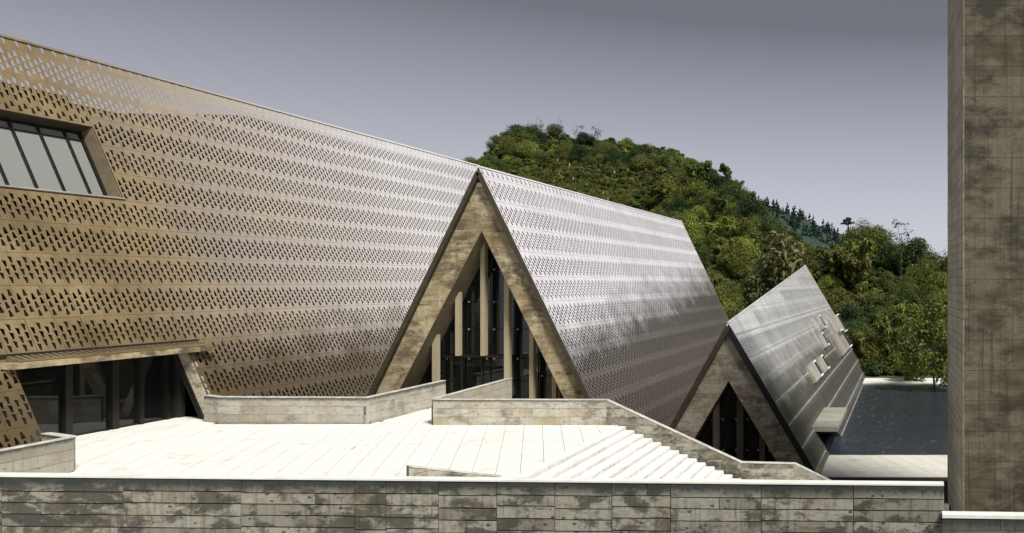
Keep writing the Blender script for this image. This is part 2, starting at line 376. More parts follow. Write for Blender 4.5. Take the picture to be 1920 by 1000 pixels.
# ------------------------------------------------------------------ perforated cladding panels
def panel_arrays(hgt, flip=False, hrows=3):
    """a folded sheet with staggered trapezoid punched holes; local x along the seam, y up the slope, z out"""
    V = []; Fc = []; th = .007; g = .006
    def q(a, b, c, d):
        i = len(V); V.extend([a, b, c, d]); Fc.append((i, i + 1, i + 2, i + 3))
    cw = PW / 4; pitch = .318; hh = .268
    for c in range(4):
        x0 = c * cw + (g if c == 0 else 0); x1 = (c + 1) * cw - (g if c == 3 else 0)
        y = g; base = .085 + (.155 if c % 2 else 0)
        for k in range(hrows):
            ya = base + k * pitch; yb = ya + hh
            if yb > hgt - .04: break
            if ya - .02 > y: q((x0, y, 0), (x1, y, 0), (x1, ya - .02, 0), (x0, ya - .02, 0)); y = ya - .02
            ytop = yb + .02; xm = (x0 + x1) / 2 + .012
            wide, nar = .074, .026
            if flip: hb = [(xm - nar, ya), (xm + nar + .01, ya), (xm + wide, yb - .035), (xm - wide + .01, yb)]
            else: hb = [(xm - wide, ya), (xm + wide, ya + .03), (xm + nar, yb), (xm - nar - .01, yb)]
            ob = [(x0, y), (x1, y), (x1, ytop), (x0, ytop)]
            for i in range(4):
                j = (i + 1) % 4
                q((*ob[i], 0), (*ob[j], 0), (*hb[j], 0), (*hb[i], 0))
                q((*hb[i], 0), (*hb[j], 0), (*hb[j], -th), (*hb[i], -th))
            y = ytop
        q((x0, y, 0), (x1, y, 0), (x1, hgt - g, 0), (x0, hgt - g, 0))
    a, b, c_, d = (g, g), (PW - g, g), (PW - g, hgt - g), (g, hgt - g)
    for p, r in ((a, b), (b, c_), (c_, d), (d, a)):
        q((*p, 0), (*p, -th), (*r, -th), (*r, 0))
    return np.array(V, float), np.array(Fc, int)

def join_arrays(items, name, m, parent):
    Vs = []; Fs = []; b = 0
    for (V, Fc), mat in items:
        A = np.array(mat); Vs.append(V @ A[:3, :3].T + A[:3, 3]); Fs.append(Fc + b); b += len(V)
    V = np.concatenate(Vs); Fc = np.concatenate(Fs)
    me = bpy.data.meshes.new(name); me.vertices.add(len(V)); me.vertices.foreach_set('co', V.ravel())
    me.loops.add(Fc.size); me.loops.foreach_set('vertex_index', Fc.ravel())
    me.polygons.add(len(Fc)); me.polygons.foreach_set('loop_start', np.arange(len(Fc)) * Fc.shape[1])
    me.polygons.foreach_set('loop_total', np.full(len(Fc), Fc.shape[1]))
    me.materials.append(m); me.update(); me.validate()
    o = bpy.data.objects.new(name, me); COL.objects.link(o)
    if parent: o.parent = parent
    return o

class Plane:
    """sloping cladding plane X = X0 - Z/s (right facing) or X = X0 + Z/s (left facing); seams run along Y"""
    def __init__(s, X0, slope, side=1):
        s.X0 = X0; s.s = slope; s.side = side; th = math.atan(slope); s.th = th
        s.b = Vector((-side * math.cos(th), 0, math.sin(th))); s.a = Vector((0, side, 0)); s.n = s.a.cross(s.b)
    def pt(s, Y, Z, d=0): return Vector((s.X0 - s.side * Z / s.s, Y, Z)) + s.n * d
    def px(s, px, py, d=0):
        # where the line of sight through a photo point meets the plane
        o = Vector((0, 0, H)); r = Vector(((px - PX) / F, 1, -(py - PY) / F)); q = s.pt(0, 0, d)
        t = (q - o).dot(s.n) / r.dot(s.n); return o + r * t
    def slab(s, Y0, Y1, Z0, Z1, d0, d1, mb):
        P = [s.pt(Y0, Z0, d0), s.pt(Y1, Z0, d0), s.pt(Y1, Z1, d0), s.pt(Y0, Z1, d0)]
        return mb.prism(P, s.n * (d1 - d0))
    def mat(s, Y, Z, rg=None, tilt=.0045):
        p = s.pt(Y, Z)
        m3 = Matrix((s.a, s.b, s.n)).transposed().to_4x4()
        if rg: m3 = m3 @ Matrix.Rotation(rg.uniform(-tilt, tilt), 4, 'X') @ Matrix.Rotation(rg.uniform(-tilt, tilt), 4, 'Y')
        return Matrix.Translation(p) @ m3

def skin(parent, pl, rows, Ya, Yb, skip, m, near=300, seed=0, partname='facade_panel', clipf=None, tilt=.0045):
    """rows: list of (z0, z1). Nearest panels become objects, the rest one joined part"""
    rg = random.Random(seed); items = []
    sh = math.sin(pl.th); cache = {}
    for ri, (z0, z1) in enumerate(rows):
        hgt = (z1 - z0) / sh
        nh = 3 if hgt > 1.1 else (2 if hgt > .8 else (1 if hgt > .33 else 0))
        key = (round(hgt, 3), ri % 2)
        if key not in cache: cache[key] = panel_arrays(hgt, bool(ri % 2), nh)
        y = Ya
        while y < Yb - .01:
            yc = y + PW / 2
            if not (skip and skip(yc, (z0 + z1) / 2)):
                # panel's local x runs along pl.a; for left-facing planes it starts at the far end
                items.append((yc, key, pl.mat(y if pl.side > 0 else y + PW, z0, rg, tilt), (z0 + z1) / 2))
            y += PW
    items.sort(key=lambda i: i[0]); me_cache = {}
    for (yc, key, mt, zc) in items[:near]:
        if key not in me_cache:
            V, Fc = cache[key]; me = bpy.data.meshes.new(partname); me.from_pydata(V.tolist(), [], Fc.tolist()); me.materials.append(m); me_cache[key] = me
        o = bpy.data.objects.new(partname, me_cache[key]); COL.objects.link(o); o.parent = parent; o.matrix_local = mt
    rest = [(cache[k], mt) for (_, k, mt, _) in items[near:]]
    if rest:
        o = join_arrays(rest, 'perforated_cladding', m, parent); o['kind'] = 'stuff'

# ================================================================== SETTING
def structure(o): o['kind'] = 'structure'; return o

structure(mesh_obj('ground', [(-1500, -60, -6), (1500, -60, -6), (1500, 3000, -6), (-1500, 3000, -6)], [(0, 1, 2, 3)], M['soil']))

# terrace block and its stones
TD = Vector((-.42, .9075, 0)).normalized()
terr = MB(); terr.box((-33.6, 9, -5.99), (-11.72, 33.0, -.035)); terr.box((-23.2, 33.0, -5.99), (-14.9, 39.5, -.035))
terr = structure(terr.build('terrace', M['joint']))
def stones(parent, pieces, m, wid, L, ztop, th, seed, u=Vector((1, 0, 0)), dirn=TD, gap=.008):
    rg = random.Random(seed); org = Vector((-40, 15, 0)); k = 0
    # strips run along dirn; strip k is the band between two skewed lines
    cnt = 0
    for k in range(0, 140):
        o0 = org + u * (k * wid)
        s = -rg.uniform(0, L[1])
        while s < 38:
            ln = rg.uniform(*L)
            a = o0 + dirn * (s + gap); b = o0 + dirn * (s + ln - gap)
            q = [(a.x + gap, a.y), (a.x + wid - gap, a.y), (b.x + wid - gap, b.y), (b.x + gap, b.y)]
            for pc in pieces:
                c = clip(q, pc)
                if len(c) >= 3 and area(c) > .03:
                    t = rg.uniform(-.002, .002)
                    MB().prism([(p[0], p[1], ztop - th) for p in c], (0, 0, th + t)).build('paving_stone', m, parent); cnt += 1
            s += ln
    return cnt
n1 = stones(terr, [[(-31.35, 22.6), (-11.73, 22.6), (-11.73, 32.75), (-31.35, 32.75)], [(-22.0, 32.76), (-19.4, 32.76), (-19.4, 39.4), (-22.0, 39.4)]],
            M['paving'], .74, (1.1, 1.9), 0, .034, 5)
print('terrace stones', n1)
mesh_obj('terrace_border', *(lambda b: (b.v, b.f))(MB().box((-33.6, 9, -.034), (-11.73, 22.58, -.002))), M['paving'], terr)
MB().box((-31.36, 32.76, -.034), (-28.6, 34.6, -.003)).build('threshold_slab', M['paving'], terr)

# stairs: two flights going down to the right
st = structure(MB().box((-11.71, 12, -5.99), (-11.6, 32.3, -.2)).build('stairs', M['terr_core']))
RISE, RUN = .1625, .36
for i in range(16):
    x = -11.72 + i * RUN; z = -(i) * RISE
    MB().box((x, 12, z - RISE - .3), (x + RUN + .02, 32.3, z - .045 if i else z - .046)).build('step', M['riser'], st)
    MB().box((x - .004, 12, z - .045), (x + RUN, 32.3, z)).build('step_tread', M['step'], st)
zl = -16 * RISE
MB().box((-11.72 + 16 * RUN, 12, zl - .3), (-3.95, 32.3, zl)).build('landing', M['step'], st)
for i in range(11):
    x = -3.95 + i * RUN; z = zl - (i + 1) * RISE
    MB().box((x, 12, z - .3), (x + RUN + .02, 32.3, z - .046)).build('step', M['riser'], st)
    MB().box((x - .004, 12, z - .045), (x + RUN, 32.3, z)).build('step_tread', M['step'], st)

# path slab by the pond
path = structure(MB().box((-6.5, 42.0, -4.72), (3.4, 47.45, -4.44)).build('path', M['rust']))
MB().box((-6.5, 41.9, -4.60), (3.4, 41.99, -4.44)).build('path_edge', M['core_dark'], path)
stones(path, [[(-6.3, 42.0), (3.35, 42.0), (3.35, 47.3), (-6.3, 47.3)]], M['path'], .95, (1.5, 2.4), -4.40, .034, 9)
MB().box((-6.5, 47.32, -4.5), (3.4, 47.5, -4.385)).build('path_kerb', M['core_dark'], path)

# pond
wmesh = mesh_obj('water', [(-14, 47.5, -4.6), (40, 47.5, -4.6), (40, 82, -4.6), (-14, 82, -4.6)], [(0, 1, 2, 3)], M['water']); structure(wmesh)
bank = structure(MB().prism([(-30, 82, -6), (-2.35, 82, -6), (-2.35, 82.6, -6), (-1.5, 82.6, -6), (-1.2, 81.4, -6), (60, 81.4, -6), (60, 86.5, -6), (-30, 86.5, -6)], (0, 0, 1.48)).build('embankment', M['coping']))

# ================================================================== HILL
CREST = [(-400, 560), (600, 470), (780, 380), (880, 324), (915, 290), (950, 268), (1040, 262), (1130, 270), (1200, 279), (1270, 297), (1330, 326), (1370, 350),
         (1440, 418), (1500, 462), (1560, 485), (1620, 492), (1680, 508), (1730, 515), (1765, 530), (1800, 540), (1840, 520), (1900, 470), (2050, 425), (2400, 400), (3200, 400), (5200, 420)]
def interp(tab, x):
    if x <= tab[0][0]: return tab[0][1]
    for (a, ya), (b, yb) in zip(tab, tab[1:]):
        if x <= b: return ya + (yb - ya) * (x - a) / (b - a)
    return tab[-1][1]
TOE = 90.0; SL = .52
def hill_z(px, Y):
    e = (PY - interp(CREST, px)) / F
    Yc = (H + 4.5 + SL * TOE) / (SL - e) if e < .4 else 400
    Yc = max(Yc, TOE + 8)
    zc = H + e * Yc
    nz = mnoise.noise(Vector(((px - PX) * Y / F * .05, Y * .05, 3))) * 2.2 + mnoise.noise(Vector(((px - PX) * Y / F * .15, Y * .15, 7))) * .8
    k = min(1, max(0, (Y - TOE) / 12)) * min(1, abs(Y - Yc) / 12 + .15)
    if Y < Yc: z = -4.5 + (zc + 4.5) * max(0, (Y - TOE)) / (Yc - TOE)
    else: z = zc - .25 * (Y - Yc)
    return z + nz * k, Yc
pxs = list(np.linspace(-400, 800, 20)) + list(np.linspace(830, 1900, 110)) + list(np.linspace(1950, 5200, 40))
ys = list(np.linspace(86, 200, 60)) + list(np.linspace(210, 420, 14))
V = []; Fc = []
for p in pxs:
    for Y in ys:
        z = hill_z(p, Y)[0] if Y > 87 else -4.55
        V.append(((p - PX) * Y / F, Y, max(z, -5.9)))
nY = len(ys)
for i in range(len(pxs) - 1):
    for j in range(nY - 1): Fc.append((i * nY + j, (i + 1) * nY + j, (i + 1) * nY + j + 1, i * nY + j + 1))
structure(mesh_obj('hill', V, Fc, M['forest'], smooth=True))

# second, bluer ridge behind the first one
CREST2 = [(1100, 420), (1250, 365), (1400, 368), (1440, 378), (1500, 404), (1560, 426), (1600, 442), (1640, 455), (1700, 490), (1760, 540), (1900, 600)]
V = []; Fc = []; p2 = list(np.linspace(1100, 1900, 50)); y2 = [150, 175, 200, 225, 250, 275, 300]
def hill2_z(px, Y):
    e = (PY - interp(CREST2, px) - 6) / F
    return (H + e * 250) - (abs(Y - 250)) * .35
for p in p2:
    for Y in y2: V.append(((p - PX) * Y / F, Y, hill2_z(p, Y)))
for i in range(len(p2) - 1):
    for j in range(len(y2) - 1): Fc.append((i * 7 + j, (i + 1) * 7 + j, (i + 1) * 7 + j + 1, i * 7 + j + 1))
M['ridge_floor'] = plain('pine_floor', (.022, .045, .032), .95, var=.5, scale=.3)
structure(mesh_obj('far_ridge', V, Fc, M['ridge_floor'], smooth=True))
# distant hills round the valley
V = []; Fc = []; K = 90
for i in range(K + 1):
    a = -.35 + i / K * 3.9; r = 900
    hgt = 18 + 14 * mnoise.noise(Vector((i * .13, 0, 0))) + 6 * mnoise.noise(Vector((i * .6, 2, 0)))
    for rr, zz in ((r - 250, -6), (r - 60, hgt * .8), (r, hgt), (r + 200, -6)): V.append((rr * math.cos(a), rr * math.sin(a), zz))
for i in range(K):
    for j in range(3): Fc.append((i * 4 + j, i * 4 + j + 1, (i + 1) * 4 + j + 1, (i + 1) * 4 + j))
structure(mesh_obj('distant_hills', V, Fc, M['forest'], smooth=True))

# ================================================================== MUSEUM HALL (long building on the left)
hall = thing('museum_hall', 'long bronze hall with a perforated sloping facade and canopied glass entrance', 'building', (-32, 44, 0))
hall_org = hall.location.copy()
def reparent_fix(root):
    """children were written in world coordinates: keep them there"""
    inv = Matrix.Translation(-root.location)
    for c in [o for o in bpy.data.objects if o.parent is root]: c.matrix_parent_inverse = inv
HP = Plane(-29.3, 2.35, 1); ZR = 15.62
XR = HP.pt(0, ZR).x
HPb = Plane(2 * XR + 29.3, 2.35, -1)
rows = [(5.7 + ROWZ * k, 5.7 + ROWZ * (k + 1)) for k in range(-7, 8)] + [(5.7 + ROWZ * 8, ZR - .02)]
Z33 = 5.7 - 2 * ROWZ
Y0H = 34.0 - 14 * PW; YEH = 34.0 + 35 * PW
def hall_skip(y, z):
    if y < 34 and 9.37 < z < 11.74: return True
    if y < 34 and 11.74 < z < 12.93: return True
    if 27.35 < y < 34 and z < Z33: return True
    return False
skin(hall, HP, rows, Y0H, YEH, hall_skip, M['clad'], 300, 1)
# short panel course over the window and short course above the canopy
half = panel_arrays(.56 , False, 1)
its = []
rg = random.Random(3); y = Y0H
while y < 33.9: its.append((half, HP.mat(y, 12.41, rg))); y += PW
for h_, mt in its:
    V_, F_ = h_
    o = mesh_obj('facade_panel', V_.tolist(), F_.tolist(), M['clad'], hall); o.matrix_local = mt
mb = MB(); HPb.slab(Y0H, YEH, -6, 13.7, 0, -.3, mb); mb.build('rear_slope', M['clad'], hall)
# ridge capping
MB().prism([(XR - .09, Y0H, ZR - .06), (XR, Y0H, ZR + .05), (XR + .09, Y0H, ZR - .06)], (0, YEH - Y0H, 0)).build('ridge_cap', M['clad'], hall)
# dark inner shell behind the screen
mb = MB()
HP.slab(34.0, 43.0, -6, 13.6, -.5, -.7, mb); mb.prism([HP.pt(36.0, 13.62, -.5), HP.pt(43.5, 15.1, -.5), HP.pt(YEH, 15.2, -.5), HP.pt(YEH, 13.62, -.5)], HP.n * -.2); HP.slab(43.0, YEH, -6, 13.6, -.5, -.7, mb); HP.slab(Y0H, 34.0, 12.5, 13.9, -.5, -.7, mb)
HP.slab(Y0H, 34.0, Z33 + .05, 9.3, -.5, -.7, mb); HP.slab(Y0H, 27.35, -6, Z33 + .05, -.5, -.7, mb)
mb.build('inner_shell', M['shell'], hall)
gp = lambda Y: [HP.pt(Y, -6, -.1), (XR, Y, ZR - .3), HPb.pt(Y, -6, -.1)]
MB().prism(gp(YEH - .3), (0, .25, 0)).build('end_wall', M['edge'], hall)
# window in the slope
win = empty_part('window', hall)
WY0, WY1, WZ0, WZ1, WD = Y0H, 34.0, 9.36, 12.41, -.62
mb = MB(); HP.slab(WY0, WY1 + .02, WZ1 - .02, WZ1 + .02, -.03, WD, mb); mb.build('head_reveal', M['edge'], win)
mb = MB(); HP.slab(WY1 - .04, WY1, WZ0, WZ1, -.03, WD, mb); mb.build('side_reveal', M['reveal'], win)
mb = MB(); HP.slab(WY0, WY1 + .05, WZ0 - .04, WZ0 + .02, .06, WD, mb); mb.build('sill', M['dormer'], win)
FR = MB()
for z0, z1 in ((WZ0 + .02, WZ0 + .10), (WZ1 - .12, WZ1 - .02), (WZ1 - .42, WZ1 - .37)): HP.slab(WY0, WY1, z0, z1, WD, WD + .09, FR)
HP.slab(WY1 - .14, WY1 - .03, WZ0, WZ1, WD, WD + .1, FR); FR.build('frame', M['frame'], win)
ym = 33.25; k = 0
edges = [WY1 - .14]
while ym > WY0:
    mb = MB(); HP.slab(ym - .04, ym + .04, WZ0, WZ1, WD, WD + .11, mb); mb.build('mullion', M['frame'], win); edges.append(ym); ym -= 1.02
edges.append(WY0)
for a, b in zip(edges, edges[1:]):
    mb = MB(); HP.slab(b + .03, a - .03, WZ0 + .05, WZ1 - .05, WD + .02, WD + .035, mb); mb.build('pane', M['glass_sky'], win)
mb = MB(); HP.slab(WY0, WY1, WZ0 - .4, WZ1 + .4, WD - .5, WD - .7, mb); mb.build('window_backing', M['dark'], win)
# entrance
ent = empty_part('entrance', hall)
GX = -31.4
MB().box((-36, 27.0, -.03), (GX - .35, 34.4, .0)).build('lobby_floor', M['lobby'], ent)
MB().box((-33.6, 27.2, 0), (-33.5, 34.34, 3.25)).build('lobby_wall', M['lobby'], ent)
MB().box((-36, 26.9, 3.25), (GX + .8, 34.6, 3.35)).build('soffit', M['dark'], ent)
MB().box((-36, 26.9, 0), (GX + .2, 27.2, 3.25)).build('jamb', M['shell'], ent)
MB().box((-36, 34.35, 0), (GX + .2, 34.6, 3.25)).build('jamb', M['shell'], ent)
ed = [27.2, 29.87, 31.63, 32.72, 33.9]
for a, b in zip(ed, ed[1:]):
    MB().box((GX - .02, a, .05), (GX, b, 3.25)).build('pane', M['glass'], ent)
for y_, w_ in ((29.87, .13), (31.63, .13), (32.72, .09), (33.9, .07)):
    MB().box((GX - .05, y_ - w_, 0), (GX + .14, y_ + w_, 3.25)).build('column', M['frame'], ent)
MB().box((GX - .06, 27.2, 0), (GX + .05, 33.9, .07)).build('floor_rail', M['frame'], ent)
mb = MB(); HP.slab(33.95, 34.32, -.02, 3.28, -.02, -.42, mb); mb.build('leaning_pillar', M['gable2'], ent)
mb = MB(); HP.slab(33.9, 34.0, -.02, 3.28, -.42, -.5, mb); mb.build('pillar_rail', M['frame'], ent)
MB().box((-30.3, 34.35, .62), (-29.0, 34.9, .78)).build('spout', M['dormer'], ent)
# canopy: folded sheet with a slot course and a concrete fascia
cz = 3.02
can = empty_part('canopy', hall)
A0 = HP.pt(0, Z33 + .02, 0); 
MB().prism([(A0.x + .01, 27.2, Z33 + .0), (A0.x + .62, 27.2, cz + .10), (A0.x + .62, 27.2, cz + .06), (A0.x - .1, 27.2, cz + .06)], (0, 7.4, 0)).build('hood', M['clad'], can)
MB().box((A0.x - .2, 27.0, cz - .16), (A0.x + .64, 34.75, cz + .055)).build('fascia', M['gable'], can)
sm = MB()
y = 27.35
while y < 34.5:
    a = Vector((A0.x + .05, y, Z33 - .01)); b = Vector((A0.x + .50, y + .02, cz + .155))
    sm.add([a + Vector((0, -.05, .006)), a + Vector((0, .05, .006)), b + Vector((0, .015, .0)), b + Vector((0, -.015, .0))], [(0, 1, 2, 3)])
    y += .235
o = sm.build('hood_slot', M['shell'], can); o['kind'] = 'stuff'
reparent_fix(hall)

# ================================================================== PAVILION 1
def apavilion(root, Yf, apex, footL, footR, inner_apex, inL, inR, zbase, m_con, m_rev, depth, thick, topcut, seed, hrow=.25):
    """concrete A: points are (X, Z); returns nothing"""
    def lerp(a, b, z): t = (z - a[1]) / (b[1] - a[1]); return (a[0] + (b[0] - a[0]) * t, z)
    aL, aR = lerp(apex, footL, topcut), lerp(apex, footR, topcut)
    fL, fR = lerp(apex, footL, zbase), lerp(apex, footR, zbase)
    iL, iR = lerp(inner_apex, inL, zbase), lerp(inner_apex, inR, zbase)
    mL, mR = lerp(apex, footL, inner_apex[1]), lerp(apex, footR, inner_apex[1])
    top = [aL, aR, mR, inner_apex, mL]; left = [mL, inner_apex, iL, fL]; right = [inner_apex, mR, fR, iR]
    # solid core, boards in front of it
    for poly in (top, left, right):
        MB().prism([(p[0], Yf + .03, p[1]) for p in poly], (0, depth - .03, 0)).build('portal_core', M['core_dark'], root)
    c = clad(root, (0, Yf + .03, 0), (1, 0, 0), (0, 0, 1), (0, -1, 0), [top, left, right], topcut, hrow, (1.6, 3.4), .03, m_con, 'concrete_board', .006, seed)
    # reveals: boards on the inner faces
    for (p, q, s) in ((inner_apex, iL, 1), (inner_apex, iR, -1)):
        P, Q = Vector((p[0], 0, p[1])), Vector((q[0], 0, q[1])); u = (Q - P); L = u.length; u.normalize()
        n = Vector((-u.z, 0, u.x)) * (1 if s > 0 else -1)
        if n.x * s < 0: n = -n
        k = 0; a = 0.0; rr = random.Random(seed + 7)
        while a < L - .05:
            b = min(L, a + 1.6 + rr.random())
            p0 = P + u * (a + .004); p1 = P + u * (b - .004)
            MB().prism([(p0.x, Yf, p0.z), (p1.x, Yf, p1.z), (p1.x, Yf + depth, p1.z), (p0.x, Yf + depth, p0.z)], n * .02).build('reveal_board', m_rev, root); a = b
    return c

Y1 = 38.0; S1 = Y1 / F
def g1(px, py): return ((px - PX) * S1, H - (py - PY) * S1)
pav = thing('pavilion', 'large A-frame pavilion with a tall triangular glass entrance and silver perforated roof', 'building', (-20.2, Y1, 0))
apavilion(pav, Y1, g1(903, 322), g1(697, 745), g1(1106, 745), g1(903, 432), g1(741, 745), g1(1057, 745), -1.2, M['gable'], M['reveal'], 1.6, .4, g1(0, 346)[1], 11)
MB().box((g1(892, 0)[0], Y1 - .03, g1(0, 350)[1]), (g1(916, 0)[0], Y1 + .5, g1(0, 343)[1])).build('apex_cap', M['coping'], pav)
ap1 = g1(901, 313)
sl1 = 2.07
P1 = Plane(ap1[0] + ap1[1] / sl1, sl1, 1); P1b = Plane(ap1[0] - ap1[1] / sl1, sl1, -1)
r1 = []; z = ap1[1] - .03
r1.append((z - .42, z)); z -= .42
while z > -5.5: r1.append((z - ROWZ, z)); z -= ROWZ
YE1 = Y1 - .2 + 36 * PW
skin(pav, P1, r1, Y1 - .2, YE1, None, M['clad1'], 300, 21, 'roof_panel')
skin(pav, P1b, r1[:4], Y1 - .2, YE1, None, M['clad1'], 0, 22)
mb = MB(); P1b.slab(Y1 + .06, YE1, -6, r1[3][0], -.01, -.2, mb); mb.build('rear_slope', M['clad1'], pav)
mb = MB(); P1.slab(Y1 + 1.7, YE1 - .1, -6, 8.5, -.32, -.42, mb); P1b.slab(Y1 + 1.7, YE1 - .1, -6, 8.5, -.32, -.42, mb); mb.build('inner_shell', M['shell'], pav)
MB().prism([(ap1[0] - .07, Y1 - .2, ap1[1] - .05), (ap1[0], Y1 - .2, ap1[1] + .04), (ap1[0] + .07, Y1 - .2, ap1[1] - .05)], (0, YE1 - Y1 + .2, 0)).build('ridge_cap', M['clad1'], pav)
# steel rake edges in front of the roof
for pl in (P1, P1b):
    mb = MB(); pl.slab(Y1 - .24, Y1 - .1, -5.8, ap1[1] - .12, -.30, -.02, mb) if False else pl.slab(Y1 - .26, Y1 + .05, -5.8, ap1[1] - .25, -.22, -.015, mb)
    mb.build('rake_edge', M['edge'], pav)
MB().prism([P1.pt(YE1 - .3, -6, -.2), (ap1[0], YE1 - .3, ap1[1] - .4), P1b.pt(YE1 - .3, -6, -.2)], (0, .2, 0)).build('end_wall', M['edge'], pav)
# glazed screen inside the portal
YG = Y1 + 1.45; SG = YG / F
def gg(px, py, Y=YG): return ((px - PX) * Y / F, H - (py - PY) * Y / F)
scr = empty_part('glass_screen', pav)
ia = g1(903, 432); il = g1(741, 745); ir = g1(1057, 745)
tri = [(ia[0], ia[1]), (il[0] - .5, il[1] - 1.0), (ir[0] + .5, ir[1] - 1.0)]
zlin = gg(0, 665)[1]
post_x = [(815, 829), (858, 869), (905, 918), (949, 963), (996, 1008), (1038, 1050)]
posts = []
for i, (a, b) in enumerate(post_x):
    xa, xb = gg(a, 0, Y1 + 1.0)[0], gg(b, 0, Y1 + 1.0)[0]; posts.append(((xa + xb) / 2, (xb - xa) / 2))
    xm = (xa + xb) / 2
    # top follows the slope of the opening
    def top_at(x):
        if x < ia[0]: return ia[1] - (ia[0] - x) * (ia[1] - il[1]) / (ia[0] - il[0])
        return ia[1] - (x - ia[0]) * (ia[1] - ir[1]) / (ir[0] - ia[0])
    zb = zlin if i in (1, 2) else -.03
    w_ = (xb - xa) / 2
    xl, xr = xa + .02, xa + .02 + 1.28 * w_
    MB().prism([(xl, Y1 + .75, zb), (xr, Y1 + .75, zb), (xr, Y1 + .75, top_at(xr)), (xl, Y1 + .75, top_at(xl))], (0, .28, 0)).build('post', M['post'], scr)
cuts = [gg(757, 0)[0]] + [p[0] for p in posts] + [gg(1075, 0)[0]]
rr = random.Random(4)
for i in range(len(cuts) - 1):
    lev = [-.03, .95, 2.05, zlin, zlin + 1.25, zlin + 2.6, zlin + 4.2, zlin + 6]
    if i in (0, 5, 6): lev = [-.03, 1.2, 2.9, 4.6, 7]
    for a, b in zip(lev, lev[1:]):
        cell = [(cuts[i] + .03, a + .015), (cuts[i + 1] - .03, a + .015), (cuts[i + 1] - .03, b - .015), (cuts[i] + .03, b - .015)]
        c = clip(cell, tri)
        if len(c) >= 3 and area(c) > .03:
            t_ = rr.uniform(-.006, .006)
            MB().prism([(p[0], YG + t_ * (p[1] - a), p[1]) for p in c], (0, .015, 0)).build('pane', M['glass'], scr)
            if area(c) > .7 and b > 1:
                for sx_ in (cuts[i] + .18, cuts[i + 1] - .18):
                    if top_at(sx_) > b + .1: MB().box((sx_ - .035, YG - .05, b - .035), (sx_ + .035, YG - .01, b + .035)).build('glass_fitting', M['fit'], scr)
MB().box((cuts[1], YG - .12, zlin - .14), (cuts[4], YG - .02, zlin)).build('lintel', M['frame'], scr)
for x_ in (gg(866, 0)[0], gg(870, 0)[0] + .9, gg(946, 0)[0]):
    MB().box((x_ - .04, YG - .07, 0), (x_ + .04, YG, zlin)).build('door_frame', M['frame'], scr)
MB().box((cuts[1] - .04, YG - .06, 0), (cuts[1] + .04, YG + .02, 5.2)).build('door_frame', M['frame'], scr)
# interior
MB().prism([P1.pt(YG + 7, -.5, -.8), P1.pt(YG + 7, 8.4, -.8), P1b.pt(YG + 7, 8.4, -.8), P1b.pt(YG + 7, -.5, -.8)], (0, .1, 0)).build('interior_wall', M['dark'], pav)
MB().box((-24.8, Y1 + 1.6, -.2), (-15.6, YG + 7, -.05)).build('interior_floor', M['post2'], pav)
MB().box((-24.4, YG + 2.2, 0), (-22.6, YG + 2.5, 1.9)).build('interior_screen', M['reveal'], pav)
MB().box((-20.9, YG + 4.2, 0), (-18.2, YG + 4.5, 2.2)).build('interior_screen', M['reveal'], pav)
MB().box((-21.8, YG + 3, 4.7), (-18.9, YG + 6, 4.9)).build('gallery_floor', M['post2'], pav)
reparent_fix(pav)

# ================================================================== PAVILION 2
Y2 = 42.0; S2 = Y2 / F
def g2(px, py): return ((px - PX) * S2, H - (py - PY) * S2)
pv2 = thing('pavilion', 'smaller grey A-frame pavilion whose roof with concrete dormers rises towards the pond', 'building', (-9, Y2, -4.4))
ap2 = g2(1367, 604)
apavilion(pv2, Y2, g2(1367, 612), g2(1262, 803), g2(1525, 880), g2(1366, 714), g2(1298, 828), g2(1458, 868), -5.6, M['gable2'], M['reveal'], 1.3, .35, g2(0, 622)[1], 31)
P2 = Plane(-7.15, 1.705, 1)
pk = P2.px(1510, 497); fb = P2.px(1628, 696); YE2 = (pk.y + fb.y) / 2
# roof rows are level; the ridge climbs, so each course is clipped by the ridge line
zr0, zr1 = ap2[1], pk.z
def ridge_z(y): return zr0 + (zr1 - zr0) * (y - Y2) / (YE2 - Y2)
rows2 = []; z = zr1
k = 0
while z > -5.4: rows2.append((z - ROWZ, z)); z -= ROWZ
CY0, CY1 = 47.0, 54.3; CZ = -2.68
items = []; rg = random.Random(41); pa = {0: panel_arrays(ROWZ / math.sin(P2.th), False), 1: panel_arrays(ROWZ / math.sin(P2.th), True)}
def cut_panel(Vp, Fp, mt, zline):
    pass
def skip2(y, zlo, zhi):
    if CY0 + .1 < y < CY1 and zhi < CZ + .35: return True
    return False
full = []; partial = []
for ri, (z0, z1) in enumerate(rows2):
    y = Y2 - .2
    while y < YE2 - .2:
        rz_ = min(ridge_z(y), ridge_z(y + PW))
        if rz_ >= z1:
            if not skip2(y + PW / 2, z0, z1): full.append((y, ri, P2.mat(y, z0, rg)))
        elif ridge_z(y + PW) > z0 + .02: partial.append((y, z0))
        y += PW
full.sort(key=lambda t: t[0])
mes = {}
for k_ in (0, 1):
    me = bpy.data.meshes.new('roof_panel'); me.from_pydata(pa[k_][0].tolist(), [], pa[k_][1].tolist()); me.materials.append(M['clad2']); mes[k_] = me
for (y, ri, mt) in full[:120]:
    o = bpy.data.objects.new('roof_panel', mes[ri % 2]); COL.objects.link(o); o.parent = pv2; o.matrix_local = mt
o = join_arrays([(pa[ri % 2], mt) for (y, ri, mt) in full[120:]], 'perforated_cladding', M['clad2'], pv2); o['kind'] = 'stuff'
